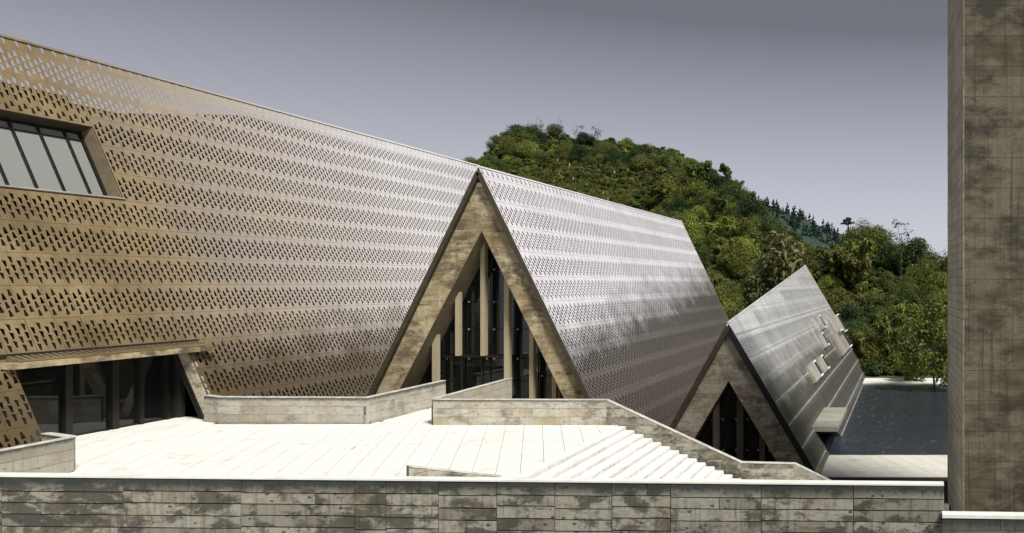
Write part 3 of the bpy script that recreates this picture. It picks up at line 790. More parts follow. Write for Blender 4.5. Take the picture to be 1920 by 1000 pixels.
# ragged top course: solid cut plates following the ridge (merged into runs per course)
for ri, (z0, z1) in enumerate(rows2):
    ya = [y for (y, zz) in partial if abs(zz - z0) < .01]
    if not ya: continue
    a, b = min(ya), max(ya) + PW
    b = min(b, YE2)
    yy = a
    while yy < b - .05:
        y1_ = min(yy + PW, b)
        za, zb = max(z0, min(z1, ridge_z(yy))), max(z0, min(z1, ridge_z(y1_)))
        P = [P2.pt(yy + .005, z0 + .006), P2.pt(y1_ - .005, z0 + .006), P2.pt(y1_ - .005, zb), P2.pt(yy + .005, za)]
        if za - z0 < .01: P = P[:3]
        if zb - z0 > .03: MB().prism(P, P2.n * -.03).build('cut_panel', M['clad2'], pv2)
        yy = y1_
# left slope (faces pavilion 1), ridge and eaves
r0, r1_ = Vector((P2.pt(Y2 - .2, zr0).x, Y2 - .2, zr0)), Vector((P2.pt(YE2, zr1).x, YE2, zr1))
lf0 = Vector((g2(1256, 803)[0], Y2 - .2, g2(0, 803)[1])); d0 = (lf0 - r0); d0 = d0 * ((-6 - r0.z) / d0.z)
l0 = r0 + d0; l1 = r1_ + d0 * ((-6 - r1_.z) / d0.z)
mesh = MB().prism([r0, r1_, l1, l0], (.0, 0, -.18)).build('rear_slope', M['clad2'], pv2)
MB().prism([r0 + Vector((-.06, 0, -.03)), r0 + Vector((0, 0, .05)), r0 + Vector((.07, 0, -.05))], r1_ - r0).build('ridge_cap', M['clad2'], pv2)
for pl_, nm in ((P2, 'rake_edge'),):
    mb = MB(); pl_.slab(Y2 - .26, Y2 + .05, -5.9, zr0 - .2, -.32, -.01, mb); mb.build(nm, M['shell'], pv2)
dl = d0.normalized(); nl = Vector((-dl.z, 0, dl.x)); nl = nl if nl.x > 0 else -nl
MB().prism([r0 + dl * .2, l0, l0 + nl * .26, r0 + dl * .2 + nl * .26 + Vector((0, 0, 0))], (0, -.1, 0)).build('rake_edge', M['edge'], pv2)
mb = MB(); P2.slab(Y2 + 1.4, CY0, -6, 3.0, -.35, -.45, mb); P2.slab(CY0, CY1, CZ + .3, 3.2, -.35, -.45, mb); P2.slab(CY1, YE2 - .2, -6, 3.6, -.35, -.45, mb)
mb.add([P2.pt(60, 3.6, -.4), P2.pt(YE2 - .2, 3.6, -.4), P2.pt(YE2 - .2, 6.9, -.4), P2.pt(60, 4.4, -.4)], [(0, 1, 2, 3)]); mb.build('inner_shell', M['shell'], pv2)
MB().prism([P2.pt(YE2 - .1, -4.6, -.05), (r1_.x, YE2 - .1, r1_.z - .1), (l1.x + 2, YE2 - .1, -4.6)], (0, .1, 0)).build('end_wall', M['edge'], pv2)
# pale eaves trim towards the pond
mb = MB(); P2.slab(CY1, YE2, -4.7, -4.58, -.1, .05, mb); mb.build('eaves_trim', M['dormer'], pv2)
# seam battens: pale standing seams on the lower slope
for ri, (z0, z1) in enumerate(rows2):
    if z0 < 3.4:
        segs = [(Y2 - .1, YE2)] if z0 > CZ + .3 else [(Y2 - .1, CY0), (CY1, YE2)]
        for a, b in segs:
            mb = MB(); P2.slab(a, b, z0 - .045, z0 + .045, .0, .02, mb); mb.build('seam_strip', M['strip'], pv2)
# canopy box
cn = empty_part('canopy', pv2)
xin = P2.pt(0, CZ).x; xo = -4.05
MB().box((xin - .3, CY0, CZ - .28), (xo, CY1, CZ)).build('canopy_slab', M['dormer'], cn)
mb = MB().prism([(xin - .3, CY1 - .25, CZ - .28), (xo, CY1 - .25, CZ - .28), (P2.pt(0, -4.4).x, CY1 - .25, -4.4), (xin - .3, CY1 - .25, -4.4)], (0, .25, 0)); mb.build('side_wall', M['clad2'], cn)
MB().box((xin - .55, CY0, -4.4), (xin - .5, CY1, CZ - .28)).build('pane', M['glass'], cn)
MB().box((xin - 1.6, CY0 - .1, -4.45), (xin - .6, CY1, -4.4)).build('floor', M['dark'], cn)
MB().box((xin - 1.7, CY0 - .1, -4.45), (xin - 1.6, CY1, CZ - .2)).build('back_wall', M['dark'], cn)
for i in range(4):
    yy = CY0 + .6 + i * 1.9
    MB().prism([(xo - .35, yy, CZ - .28), (xo - .28, yy, CZ - .28), (P2.pt(0, -4.4).x - .1, yy, -4.4), (P2.pt(0, -4.4).x - .17, yy, -4.4)], (0, .06, 0)).build('strut', M['frame'], cn)
# dormers: raised concrete hoods with a dark slot window on the far side
def dormer(q, hgt=.2):
    """q: four photo points (near-top, far-top, far-bottom, near-bottom) of the hood face"""
    d = empty_part('dormer', pv2)
    c = [P2.px(x, y, hgt) for x, y in q]
    ymn = (c[0].y + c[3].y) / 2; ymx = (c[1].y + c[2].y) / 2; zt = (c[0].z + c[1].z) / 2; zb = (c[2].z + c[3].z) / 2
    mb = MB(); P2.slab(ymn, ymx, zb, zt, -.2, hgt, mb); mb.build('hood', M['dormer'], d)
    mb = MB(); P2.slab(ymx - (ymx - ymn) * .2, ymx - .05, zb + .14, zt - .12, hgt + .004, hgt + .02, mb); mb.build('pane', M['shell'], d)
    for zz in (zb, zt - .12):
        mb = MB(); P2.slab(ymx - (ymx - ymn) * .24, ymx + .06, zz, zz + .12, -.2, hgt + .05, mb); mb.build('frame', M['coping'], d)
def c6(x, y): return (1360 + x / 4.346, 490 + y / 4.346)
dormer([c6(675, 862), c6(742, 812), c6(802, 948), c6(745, 994)])
dormer([c6(752, 802), c6(800, 768), c6(852, 882), c6(818, 925)])
dormer([c6(744, 460), c6(775, 444), c6(828, 545), c6(802, 565)])
dormer([c6(762, 606), c6(800, 590), c6(852, 690), c6(822, 715)])
dormer([c6(850, 482), c6(925, 432), c6(1008, 582), c6(930, 622)], .28)
dormer([c6(880, 632), c6(955, 552), c6(1048, 712), c6(960, 762)], .28)
# glazing of the portal
YG2 = Y2 + 1.0
sc2 = empty_part('glass_screen', pv2)
ia2 = g2(1366, 714); il2 = g2(1298, 828); ir2 = g2(1458, 868)
sL = (ia2[1] - il2[1]) / (ia2[0] - il2[0]); sR = (ia2[1] - ir2[1]) / (ir2[0] - ia2[0])
def top2(x): return ia2[1] - (ia2[0] - x) * sL if x < ia2[0] else ia2[1] - (x - ia2[0]) * sR
pxs2 = [(1341, 1351), (1385, 1397), (1427, 1437)]
cut2 = [ia2[0] - 4.5]
for a, b in pxs2:
    xa, xb = (a - PX) * YG2 / F, (b - PX) * YG2 / F
    MB().prism([(xa, YG2 - .5, -5.5), (xb, YG2 - .5, -5.5), (xb, YG2 - .5, top2(xb)), (xa, YG2 - .5, top2(xa))], (0, .4, 0)).build('post', M['post2'], sc2); cut2.append((xa + xb) / 2)
cut2.append(ia2[0] + 5)
tri2 = [ia2, (ia2[0] - 7 / sL, ia2[1] - 7), (ia2[0] + 7 / sR, ia2[1] - 7)]
for i in range(len(cut2) - 1):
    for a, b in ((-5.5, -3.2), (-3.17, -1.55), (-1.52, 3)):
        c = clip([(cut2[i] + .02, a), (cut2[i + 1] - .02, a), (cut2[i + 1] - .02, b), (cut2[i] + .02, b)], tri2)
        if len(c) >= 3 and area(c) > .03:
            MB().prism([(p[0], YG2, p[1]) for p in c], (0, .015, 0)).build('pane', M['glass'], sc2)
            for sx_ in (cut2[i] + .3, cut2[i + 1] - .3):
                if b < 2 and top2(sx_) > b + .1: MB().box((sx_ - .04, YG2 - .05, b - .04), (sx_ + .04, YG2 - .01, b + .04)).build('glass_fitting', M['fit'], sc2)
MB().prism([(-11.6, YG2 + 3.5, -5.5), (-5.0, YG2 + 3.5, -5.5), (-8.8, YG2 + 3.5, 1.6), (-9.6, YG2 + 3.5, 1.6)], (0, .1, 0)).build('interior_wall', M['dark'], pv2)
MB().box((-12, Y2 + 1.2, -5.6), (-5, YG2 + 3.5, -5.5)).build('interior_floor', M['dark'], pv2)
reparent_fix(pv2)

# ================================================================== TOWER
TY = 28.0
tw = thing('tower', 'tall dark board-marked concrete tower standing at the right edge', 'tower', (5, 31, -5))
tx0 = (1808 - PX) * TY / F; TYf = TY * 1.217; txf = (1778 - PX) * TYf / F; tx1 = tx0 + 7
MB().prism([(tx0 + .03, TY + .03, -6), (tx1, TY + .03, -6), (tx1, TYf, -6), (txf + .03, TYf, -6)], (0, 0, 28)).build('tower_core', M['core_dark'], tw)
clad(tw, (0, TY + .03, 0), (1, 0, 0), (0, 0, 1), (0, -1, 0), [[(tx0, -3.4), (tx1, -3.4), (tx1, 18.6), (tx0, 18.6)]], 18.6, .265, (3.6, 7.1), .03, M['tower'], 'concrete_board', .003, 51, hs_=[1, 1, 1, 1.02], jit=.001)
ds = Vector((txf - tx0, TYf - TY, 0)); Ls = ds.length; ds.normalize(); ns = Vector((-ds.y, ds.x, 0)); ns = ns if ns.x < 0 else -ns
clad(tw, Vector((tx0, TY, 0)) - ns * .0, ds, (0, 0, 1), ns, [[(0, -3.4), (Ls, -3.4), (Ls, 18.6), (0, 18.6)]], 18.6, .3, (2.4, 6.1), .03, M['tower_side_lit'], 'concrete_board', .014, 52, jit=.006)
# raised lift joints round the shaft
for k in range(20):
    z_ = 17.62 - k * 1.064
    MB().box((tx0 - .0, TY - .003, z_ - .007), (tx1, TY + .01, z_ + .007)).build('lift_joint', M['core_dark'], tw)
reparent_fix(tw)

# ================================================================== WALLS
def wall_board(root, pts, zb, th, side, m, mcore, h, L, seed, coping=True, v0=None, cap_m=None, aligned=False, cth=.05, both=True, gap=.01, zboard=None, mode='rows', ragged=0, hs_=None):
    """pts: [(x, y, ztop), ...] along the visible face; side: unit normal sign for thickness direction"""
    for i in range(len(pts) - 1):
        A, B = Vector(pts[i]), Vector(pts[i + 1]); d = Vector((B.x - A.x, B.y - A.y, 0)); L_ = d.length; d.normalize()
        n = Vector((d.y, -d.x, 0)) * side
        a0, b0 = Vector((A.x, A.y, 0)), Vector((B.x, B.y, 0))
        core = [a0 + Vector((0, 0, zb)), b0 + Vector((0, 0, zb)), b0 + Vector((0, 0, B.z - .01)), a0 + Vector((0, 0, A.z - .01))]
        MB().prism([p - n * .02 for p in core], -n * (th - .04)).build('wall_core', mcore, root)
        zbd = zb if zboard is None else zboard
        poly = [(0, zbd), (L_, zbd), (L_, B.z - .012), (0, A.z - .012)]
        clad(root, a0 - n * .02, d, (0, 0, 1), n, [poly], max(A.z, B.z) - .012 if v0 is None else v0, h, L, .02, m, 'concrete_board', gap, seed + i, aligned=aligned, ragged=ragged, hs_=hs_)
        if both:
            MB().prism([p - n * (th - .02) for p in [a0 + Vector((0, 0, zb)), b0 + Vector((0, 0, zb)), b0 + Vector((0, 0, B.z - .012)), a0 + Vector((0, 0, A.z - .012))]], -n * .02).build('back_face', m, root)
        if coping:
            P = [a0 + n * .015 + Vector((0, 0, A.z - .01)), b0 + n * .015 + Vector((0, 0, B.z - .01)), b0 - n * (th + .015) + Vector((0, 0, B.z - .01)), a0 - n * (th + .015) + Vector((0, 0, A.z - .01))]
            MB().prism(P, (0, 0, cth)).build('coping', cap_m or (M['coping2'] if cth < .05 else M['coping']), root)

# front parapet, drawn with the measured panel joints
fw = thing('parapet_wall', 'long foreground parapet wall of stained board-marked concrete with white coping', 'wall', (-8, 15, -6))
uF = Vector((1, 0, -.0096)).normalized()
def fz(x): return H - (893 + 17 * (PX + x * 100) / 1770 - PY) / 100
xL, xRt = -19.5, .70
A0v = Vector((xL, 15, fz(xL)))
MB().prism([(xL, 15.02, -6), (xRt - .01, 15.02, -6), (xRt - .01, 15.02, fz(xRt) - .012), (xL, 15.02, fz(xL) - .012)], (0, .18, 0)).build('wall_core', M['front_core'], fw)
joints = [-240, -110, 3, 231, 452, 665, 723, 822, 931, 1040, 1147, 1257, 1427, 1600, 1770]
rg = random.Random(77)
for a, b in zip(joints, joints[1:]):
    xa, xb = (a - PX) / 100, (b - PX) / 100
    z = 0.0; first = True; n_ = 0
    while z > -3.0:
        hh = rg.uniform(.205, .245) if not first else rg.uniform(.24, .30)
        first = False
        cs = [xa, xb]
        if rg.random() < .22: cs = [xa, xa + (xb - xa) * rg.uniform(.3, .7), xb]
        for c0, c1 in zip(cs, cs[1:]):
            t = .02 + rg.uniform(-.005, .006)
            g0 = .008
            P = []
            for (xx, zz) in ((c0 + g0, z - hh + .017), (c1 - g0, z - hh + .017), (c1 - g0, z - .006), (c0 + g0, z - .006)):
                P.append((xx, 15.02, fz(xx) - .012 + zz + rg.uniform(-.003, .003)))
            MB().prism(P, (0, -t, 0)).build('concrete_board', M['front'], fw)
        z -= hh
MB().prism([(xL, 14.985, fz(xL) - .012), (xRt, 14.985, fz(xRt) - .012), (xRt, 14.985, fz(xRt) + .018), (xL, 14.985, fz(xL) + .018)], (0, .23, 0)).build('coping', M['coping'], fw)
MB().box((xRt - .009, 15.0, -6), (xRt, 15.2, fz(xRt) - .013)).build('end_face', M['front'], fw)
reparent_fix(fw)

lw = thing('parapet_wall', 'low dark parapet wall with white coping at the foot of the tall tower', 'wall', (3, 14.8, -6))
M['front_low'] = concrete('front_low_concrete', (.20, .20, .17), (.05, .05, .038), None, rnd=.4, stain=(.43, .6), ztop=1.50, band=.4, streak=.4)
wall_board(lw, [(.66, 14.75, 1.47), (3.6, 14.75, 1.43)], -6, .22, 1, M['front_low'], M['front_core'], .23, (1.2, 2.4), 90, zboard=-1.0, cth=.06)
reparent_fix(lw)

w1 = thing('terrace_wall', 'low weathered concrete wall with rendered bays along the back of the terrace', 'wall', (-26, 33, 0))
M['back'] = concrete('back_wall_concrete', (.54, .52, .45), (.17, .15, .11), (.36, .31, .21), rnd=.3, stain=(.48, .6), stain_amt=.7, ztop=1.07, band=.22, streak=.3, sscale=1.4, pits=.5, soot=(.09, .09, .08))
wall_board(w1, [(-29.25, 33.3, 1.09), (-28.4, 33.0, 1.07), (-22.1, 32.8, 1.07)], -.02, .2, 1, M['back'], M['terr_core'], .345, (1.6, 3.0), 101, cth=.03)
wall_board(w1, [(-22.1, 32.8, 1.07), (-21.95, 38.1, 1.13)], -.02, .2, 1, M['back'], M['terr_core'], .345, (1.8, 3.0), 104, cth=.03)
MB().box((-22.14, 32.772, -.01), (-22.07, 32.85, 1.056)).build('corner_fillet', M['back'], w1)
reparent_fix(w1)

w2 = thing('stair_wall', 'blotchy concrete wall that bends down beside the white steps in front of the pavilions', 'wall', (-12, 32.4, 0))
M['mid'] = concrete('mid_wall_concrete', (.62, .60, .51), (.15, .13, .09), (.38, .31, .18), rnd=.3, stain=(.48, .58), stain_amt=.8, ztop=1.04, band=.16, streak=.3, sscale=1.5, pits=.6, soot=(.12, .12, .10))
wall_board(w2, [(-19.24, 32.5, 1.04), (-12.2, 32.5, 1.02)], -.02, .2, 1, M['mid'], M['terr_core'], .345, (1.8, 3.4), 110, cth=.03)
wall_board(w2, [(-12.2, 32.5, 1.02), (-6.72, 32.5, -1.52), (-4.55, 32.5, -1.57), (-2.2, 32.5, -2.72)], -6, .2, 1, M['stairw'], M['terr_core'], .345, (1.8, 3.4), 114, cth=.03, v0=1.01, zboard=-4.4)
wall_board(w2, [(-19.24, 39.0, 1.13), (-19.24, 32.72, 1.04)], -.02, .2, -1, M['terr'], M['terr_core'], .345, (1.8, 3.2), 120, cth=.03)
reparent_fix(w2)

w3 = thing('terrace_wall', 'short concrete wall with a bent end beside the glass entrance of the bronze hall', 'wall', (-25.5, 23, 0))
M['near'] = concrete('near_wall_concrete', (.40, .38, .31), (.15, .135, .10), (.28, .24, .16), rnd=.3, stain=(.47, .66), stain_amt=.7, ztop=1.06, band=.2, streak=.4, sscale=1.2, soot=(.05, .055, .05))
wall_board(w3, [(-25.35, 16.0, 1.06), (-25.5, 24.5, 1.06)], -.02, .2, 1, M['near'], M['terr_core'], .345, (1.8, 3.4), 130, cth=.03)
wall_board(w3, [(-25.72, 24.5, 1.06), (-27.1, 25.06, 1.06)], -.02, .2, -1, M['near'], M['terr_core'], .262, (1.2, 2.0), 133, cth=.03)
reparent_fix(w3)

w4 = thing('ramp_wall', 'small wedge shaped concrete wall rising just behind the foreground parapet', 'wall', (-14, 23, 0))
a_ = at(767, 875, 22.0); b_ = at(1005, 901, 24.7)
wall_board(w4, [(a_.x, a_.y, a_.z), (b_.x, b_.y, b_.z)], -1, .2, 1, M['stairw'], M['terr_core'], .262, (1.2, 2.6), 140, cth=.03, v0=1.05)
reparent_fix(w4)

# ================================================================== TREES
def crown_arrays(seed, kind='broad', R0=2.6, Hc=4.2, n_cl=17, per=120, ls=.30):
    rg = np.random.RandomState(seed); C = []
    for i in range(n_cl):
        a = rg.uniform(0, 6.28)
        if kind == 'pine': zc = rg.uniform(0, 1); rr = R0 * (1 - zc) * rg.uniform(.2, .9) + .1; zc *= Hc; cr = .35 * R0 * (1.15 - zc / Hc)
        elif kind == 'flat': rr = R0 * rg.uniform(.05, .9); zc = Hc * (.98 - .28 * (rr / R0) ** 2 - rg.uniform(0, .16)); cr = R0 * .30
        elif kind == 'bamboo':
            zc = rg.uniform(0, 1); rr = R0 * (.15 + .75 * zc ** 2) * rg.uniform(.3, 1); zc = Hc * zc; cr = .22 * R0
        else:
            zc = rg.beta(1.6, 1.5); rr = R0 * math.sqrt(max(.05, 1 - (2 * zc - .9) ** 2)) * rg.uniform(.35, 1.0) * .8; zc = Hc * (.12 + .85 * zc); cr = R0 * rg.uniform(.24, .46)
        C.append((rr * math.cos(a), rr * math.sin(a), zc, cr))
    Vs = []
    for (x, y, z, cr) in C:
        d = rg.normal(size=(per, 3)); d /= np.linalg.norm(d, axis=1)[:, None]
        rad = cr * (rg.uniform(.55, 1.15, per))[:, None]
        fl = .45 if kind == 'flat' else .8
        P = np.array([x, y, z]) + d * rad * np.array([1, 1, fl])
        n = d * .8 + rg.normal(size=(per, 3)) * .55 + np.array([0, 0, .35]); n /= np.linalg.norm(n, axis=1)[:, None]
        t = np.cross(n, rg.normal(size=(per, 3))); t /= np.linalg.norm(t, axis=1)[:, None]; b = np.cross(n, t)
        s = ls * rg.uniform(.55, 1.3, per)[:, None]
        asp = 1.9 if kind in ('bamboo', 'pale') else 1.25
        q = np.stack([P - t * s * .5 * asp, P - b * s * .42, P + t * s * .55 * asp, P + b * s * .42], 1)
        if kind in ('bamboo', 'pale'): q[:, 2, 2] -= s[:, 0] * .6
        Vs.append(q.reshape(-1, 3))
    V = np.concatenate(Vs); Fc = np.arange(len(V)).reshape(-1, 4)
    return V, Fc, C
def mesh_from(V, Fc, name, m):
    me = bpy.data.meshes.new(name); me.vertices.add(len(V)); me.vertices.foreach_set('co', V.ravel())
    me.loops.add(Fc.size); me.loops.foreach_set('vertex_index', Fc.ravel().astype(int)); me.polygons.add(len(Fc))
    me.polygons.foreach_set('loop_start', np.arange(len(Fc)) * 4); me.polygons.foreach_set('loop_total', np.full(len(Fc), 4))
    me.materials.append(m); me.update(); return me
def trunk_mesh(seed, C, r=.14, base=-1.5, top=None, lean=.15):
    rg = random.Random(seed); mb = MB(); top = top or max(c[2] for c in C) * .75
    pts = [Vector((rg.uniform(-lean, lean) * k, rg.uniform(-lean, lean) * k, base + (top - base) * k / 4)) for k in range(5)]
    for i in range(4): mb.tube(pts[i], pts[i + 1], r * (1 - .19 * i), r * (1 - .19 * (i + 1)), 6)
    for c in rg.sample(list(C), min(8, len(C))):
        k = rg.choice([2, 3, 3]); mb.tube(pts[k], Vector(c[:3]), r * .4, r * .12, 4)
    me = bpy.data.meshes.new('trunk'); me.from_pydata(mb.v, [], mb.f); me.materials.append(M['bark']); return me
PROTO = {}
for i in range(7):
    V_, F_, C_ = crown_arrays(100 + i, 'broad', 2.6 + .25 * (i % 3), 3.6 + .5 * (i % 4), 28, 300, .155)
    PROTO.setdefault('broad', []).append((mesh_from(V_, F_, 'crown', M['leaf'] if i % 5 else M['leaf_dark']), trunk_mesh(i, C_)))
for i in range(3):
    V_, F_, C_ = crown_arrays(200 + i, 'bamboo', 2.6, 6.2, 26, 75, .34)
    PROTO.setdefault('bamboo', []).append((mesh_from(V_, F_, 'crown', M['leaf']), trunk_mesh(i + 20, C_, .07)))
for i in range(3):
    V_, F_, C_ = crown_arrays(300 + i, 'pine', 1.5, 5.5, 22, 60, .34)
    PROTO.setdefault('pine', []).append((mesh_from(V_, F_, 'crown', M['leaf_pine']), trunk_mesh(i + 30, C_, .12)))
V_, F_, C_ = crown_arrays(400, 'flat', 2.2, 6.0, 26, 150, .22)
PROTO['flat'] = [(mesh_from(V_, F_, 'crown', M['leaf_pine']), trunk_mesh(40, C_, .22, top=5.4))]
PROTO['thin'] = []
for i in range(2):
    V_, F_, C_ = crown_arrays(500 + i, 'broad', 1.6, 5.8, 16, 12, .2)
    PROTO['thin'].append((mesh_from(V_, F_, 'crown', M['leaf_dark']), trunk_mesh(50 + i, C_, .08)))
V_, F_, C_ = crown_arrays(600, 'pale', 3.6, 9.0, 30, 60, .42)
PROTO['pale'] = [(mesh_from(V_, F_, 'crown', M['leaf_pale']), trunk_mesh(60, C_, .18, base=-5))]
V_, F_, C_ = crown_arrays(610, 'broad', 3.6, 8.0, 26, 190, .27)
PROTO['bush'] = [(mesh_from(V_, F_, 'crown', M['leaf']), trunk_mesh(61, C_, .16, base=-2))]

def tree(kind, idx, p, s, rz, name, label, cat='tree', group=None, sz=1.0):
    cm, tm = PROTO[kind][idx % len(PROTO[kind])]
    r = bpy.data.objects.new(name, None); COL.objects.link(r); r.location = p; r.rotation_euler = (0, 0, rz); r.scale = (s, s, s * sz)
    r['label'] = label; r['category'] = cat
    if group: r['group'] = group
    for nm, me in (('crown', cm), ('trunk', tm)):
        c = bpy.data.objects.new(nm, me); COL.objects.link(c); c.parent = r
    return r

rg = random.Random(2024)
def in_clearing(px, py):
    a = (px - 1110) / 135; b = (py - 338 - (px - 1110) * .04) / 40
    c = (px - 1345) / 40; d = (py - 337) / 14
    return a * a + b * b < 1 or c * c + d * d < 1
cand = []
# visible part of the slope, denser sampling by jittered grid in world space
x = -95.0
while x < 9:
    Y = 90.5
    while Y < 205:
        X_, Y_ = x + rg.uniform(-1.6, 1.6), Y + rg.uniform(-1.6, 1.6)
        px = PX + F * X_ / Y_
        if 840 < px < 1800:
            z, Yc = hill_z(px, Y_)
            if Y_ < Yc + 6:
                py = PY - F * (z - H) / Y_
                if not in_clearing(px, py - 12): cand.append((X_, Y_, z, px, py))
        Y += 2.7
    x += 2.7
def hidden(px, py):
    # behind the roofs (small visible margin for crowns)
    top = py - 45
    if px < 895: return top > 300 + 0
    if px < 1280 and top > 313 + .268 * (px - 900) + 5: return True
    if 1280 <= px < 1367 and top > 415 + 2.2 * (px - 1280): return True
    if 1385 < px < 1510 and top > 605 - .755 * (px - 1367): return True
    if 1510 <= px < 1628 and top > 497 + 1.69 * (px - 1510): return True
    if 1635 < px < 1640: return False
    return px > 1782
vis = [c for c in cand if not hidden(c[3], c[4])]
print('hill trees', len(cand), 'visible', len(vis))
vis.sort(key=lambda c: c[1]); 
def colr(c):
    if c[3] < 1000: return 'western'
    return ''
nind = 0
crest_trees = [c for c in vis if abs(c[1] - hill_z(c[3], c[1])[1]) < 7]
ids = set(id(c) for c in crest_trees)
crest_trees.sort(key=lambda c: c[3]); order = crest_trees[::2][:95] + [c for c in vis if id(c) not in ids]
rest_pts = []
for c in order:
    X_, Y_, z, px, py = c
    k = rg.random()
    kind = 'bamboo' if (px > 1150 and k < .16) else 'broad'
    s = rg.choice([.5, .6, .7, .8, .95, 1.12]) * rg.uniform(.9, 1.08) * (.8 if px < 1320 and py < 345 else 1)
    if (PY - F * (z + 4 - H) / Y_) < interp(CREST, px) - 14 and 1130 < px < 1560: s = rg.uniform(.42, .6); kind = 'broad'
    if nind < 262:
        if kind == 'broad': tree('broad', rg.randrange(7), (X_, Y_, z - .5), s, rg.uniform(0, 6.28), 'broadleaf_tree', 'dense broadleaf tree among the woods on the green hillside', 'tree', 'broadleaf trees covering the hillside')
        else: tree('bamboo', rg.randrange(3), (X_, Y_, z - .5), s * .95, rg.uniform(0, 6.28), 'bamboo_clump', 'feathery bamboo clump among the woods on the green hillside', 'bamboo', 'bamboo clumps on the hillside')
        nind += 1
    else: rest_pts.append((X_, Y_, z - .5, s))
# the rest of the wood (also outside the frame to the right, where the roofs mirror it)
for _ in range(1500):
    px = rg.uniform(1790, 4200); Y_ = rg.uniform(92, 175); z, Yc = hill_z(px, Y_)
    if Y_ < Yc + 5: rest_pts.append(((px - PX) * Y_ / F, Y_, z - .5, rg.uniform(.9, 1.5)))
for c in cand:
    if hidden(c[3], c[4]) and c[4] < 700 and rg.random() < .35: rest_pts.append((c[0], c[1], c[2] - .5, rg.uniform(.7, 1.1)))

def scatter(name, pts, meshes):
    """one 'stuff' object: geometry nodes put a crown on every point"""
    col = bpy.data.collections.new(name + '_kinds')
    for me in meshes: col.objects.link(bpy.data.objects.new(name + '_kind', me))
    me = bpy.data.meshes.new(name); me.vertices.add(len(pts)); me.vertices.foreach_set('co', np.array([p[:3] for p in pts], float).ravel())
    at_ = me.attributes.new('size', 'FLOAT', 'POINT'); at_.data.foreach_set('value', np.array([p[3] for p in pts], float)); me.update()
    o = bpy.data.objects.new(name, me); COL.objects.link(o); o['kind'] = 'stuff'
    ng = bpy.data.node_groups.new(name, 'GeometryNodeTree')
    ng.interface.new_socket('Geometry', in_out='INPUT', socket_type='NodeSocketGeometry'); ng.interface.new_socket('Geometry', in_out='OUTPUT', socket_type='NodeSocketGeometry')
    gi, go = ng.nodes.new('NodeGroupInput'), ng.nodes.new('NodeGroupOutput')
    ip = ng.nodes.new('GeometryNodeInstanceOnPoints'); ci = ng.nodes.new('GeometryNodeCollectionInfo')
    ci.inputs['Collection'].default_value = col; ci.inputs['Separate Children'].default_value = True; ci.inputs['Reset Children'].default_value = True
    ip.inputs['Pick Instance'].default_value = True
    ri = ng.nodes.new('FunctionNodeRandomValue'); ri.data_type = 'INT'; ri.inputs[4].default_value = 0; ri.inputs[5].default_value = len(meshes) - 1
    rr_ = ng.nodes.new('FunctionNodeRandomValue'); rr_.data_type = 'FLOAT_VECTOR'; rr_.inputs[0].default_value = (0, 0, 0); rr_.inputs[1].default_value = (.1, .1, 6.28)
    na = ng.nodes.new('GeometryNodeInputNamedAttribute'); na.data_type = 'FLOAT'; na.inputs[0].default_value = 'size'
    l = ng.links.new; l(gi.outputs[0], ip.inputs['Points']); l(ci.outputs[0], ip.inputs['Instance']); l(ri.outputs[2], ip.inputs['Instance Index'])
    l(rr_.outputs[0], ip.inputs['Rotation']); l(na.outputs[0], ip.inputs['Scale']); l(ip.outputs[0], go.inputs[0])
    md = o.modifiers.new('scatter', 'NODES'); md.node_group = ng
    return o
scatter('woodland', rest_pts, [m for m, _ in PROTO['broad']])
print('rest', len(rest_pts), 'ind', nind)

# undergrowth low over the whole visible slope and grass on the clearing
V_, F_, _c = crown_arrays(701, 'broad', 1.0, 1.1, 8, 60, .2); ug1 = mesh_from(V_, F_, 'brush', M['leaf'])
V_, F_, _c = crown_arrays(702, 'broad', 1.1, 1.3, 8, 60, .22); ug2 = mesh_from(V_, F_, 'brush', M['leaf_dark'])
V_, F_, _c = crown_arrays(703, 'bamboo', .6, .8, 10, 25, .22); gr1 = mesh_from(V_, F_, 'tuft', M['grass'])
ug = []; gr = []
for _ in range(9000):
    px = rg.uniform(850, 1800); Y_ = 88 + 110 * rg.random() ** 1.2; z, Yc = hill_z(px, Y_)
    if Y_ > Yc + 3: continue
    py = PY - F * (z - H) / Y_
    if hidden(px, py + 20): continue
    (gr if in_clearing(px, py) else ug).append(((px - PX) * Y_ / F, Y_, z - .1, rg.uniform(.5, 1.2)))
for _ in range(9000):
    px = rg.uniform(960, 1400); Y_ = rg.uniform(110, 185); z, Yc = hill_z(px, Y_); py = PY - F * (z - H) / Y_
    if Y_ < Yc and in_clearing(px, py): gr.append(((px - PX) * Y_ / F, Y_, z - .1, rg.uniform(.5, 1.3)))
scatter('undergrowth', ug, [ug1, ug2]); scatter('hill_grass', gr, [gr1, gr1])

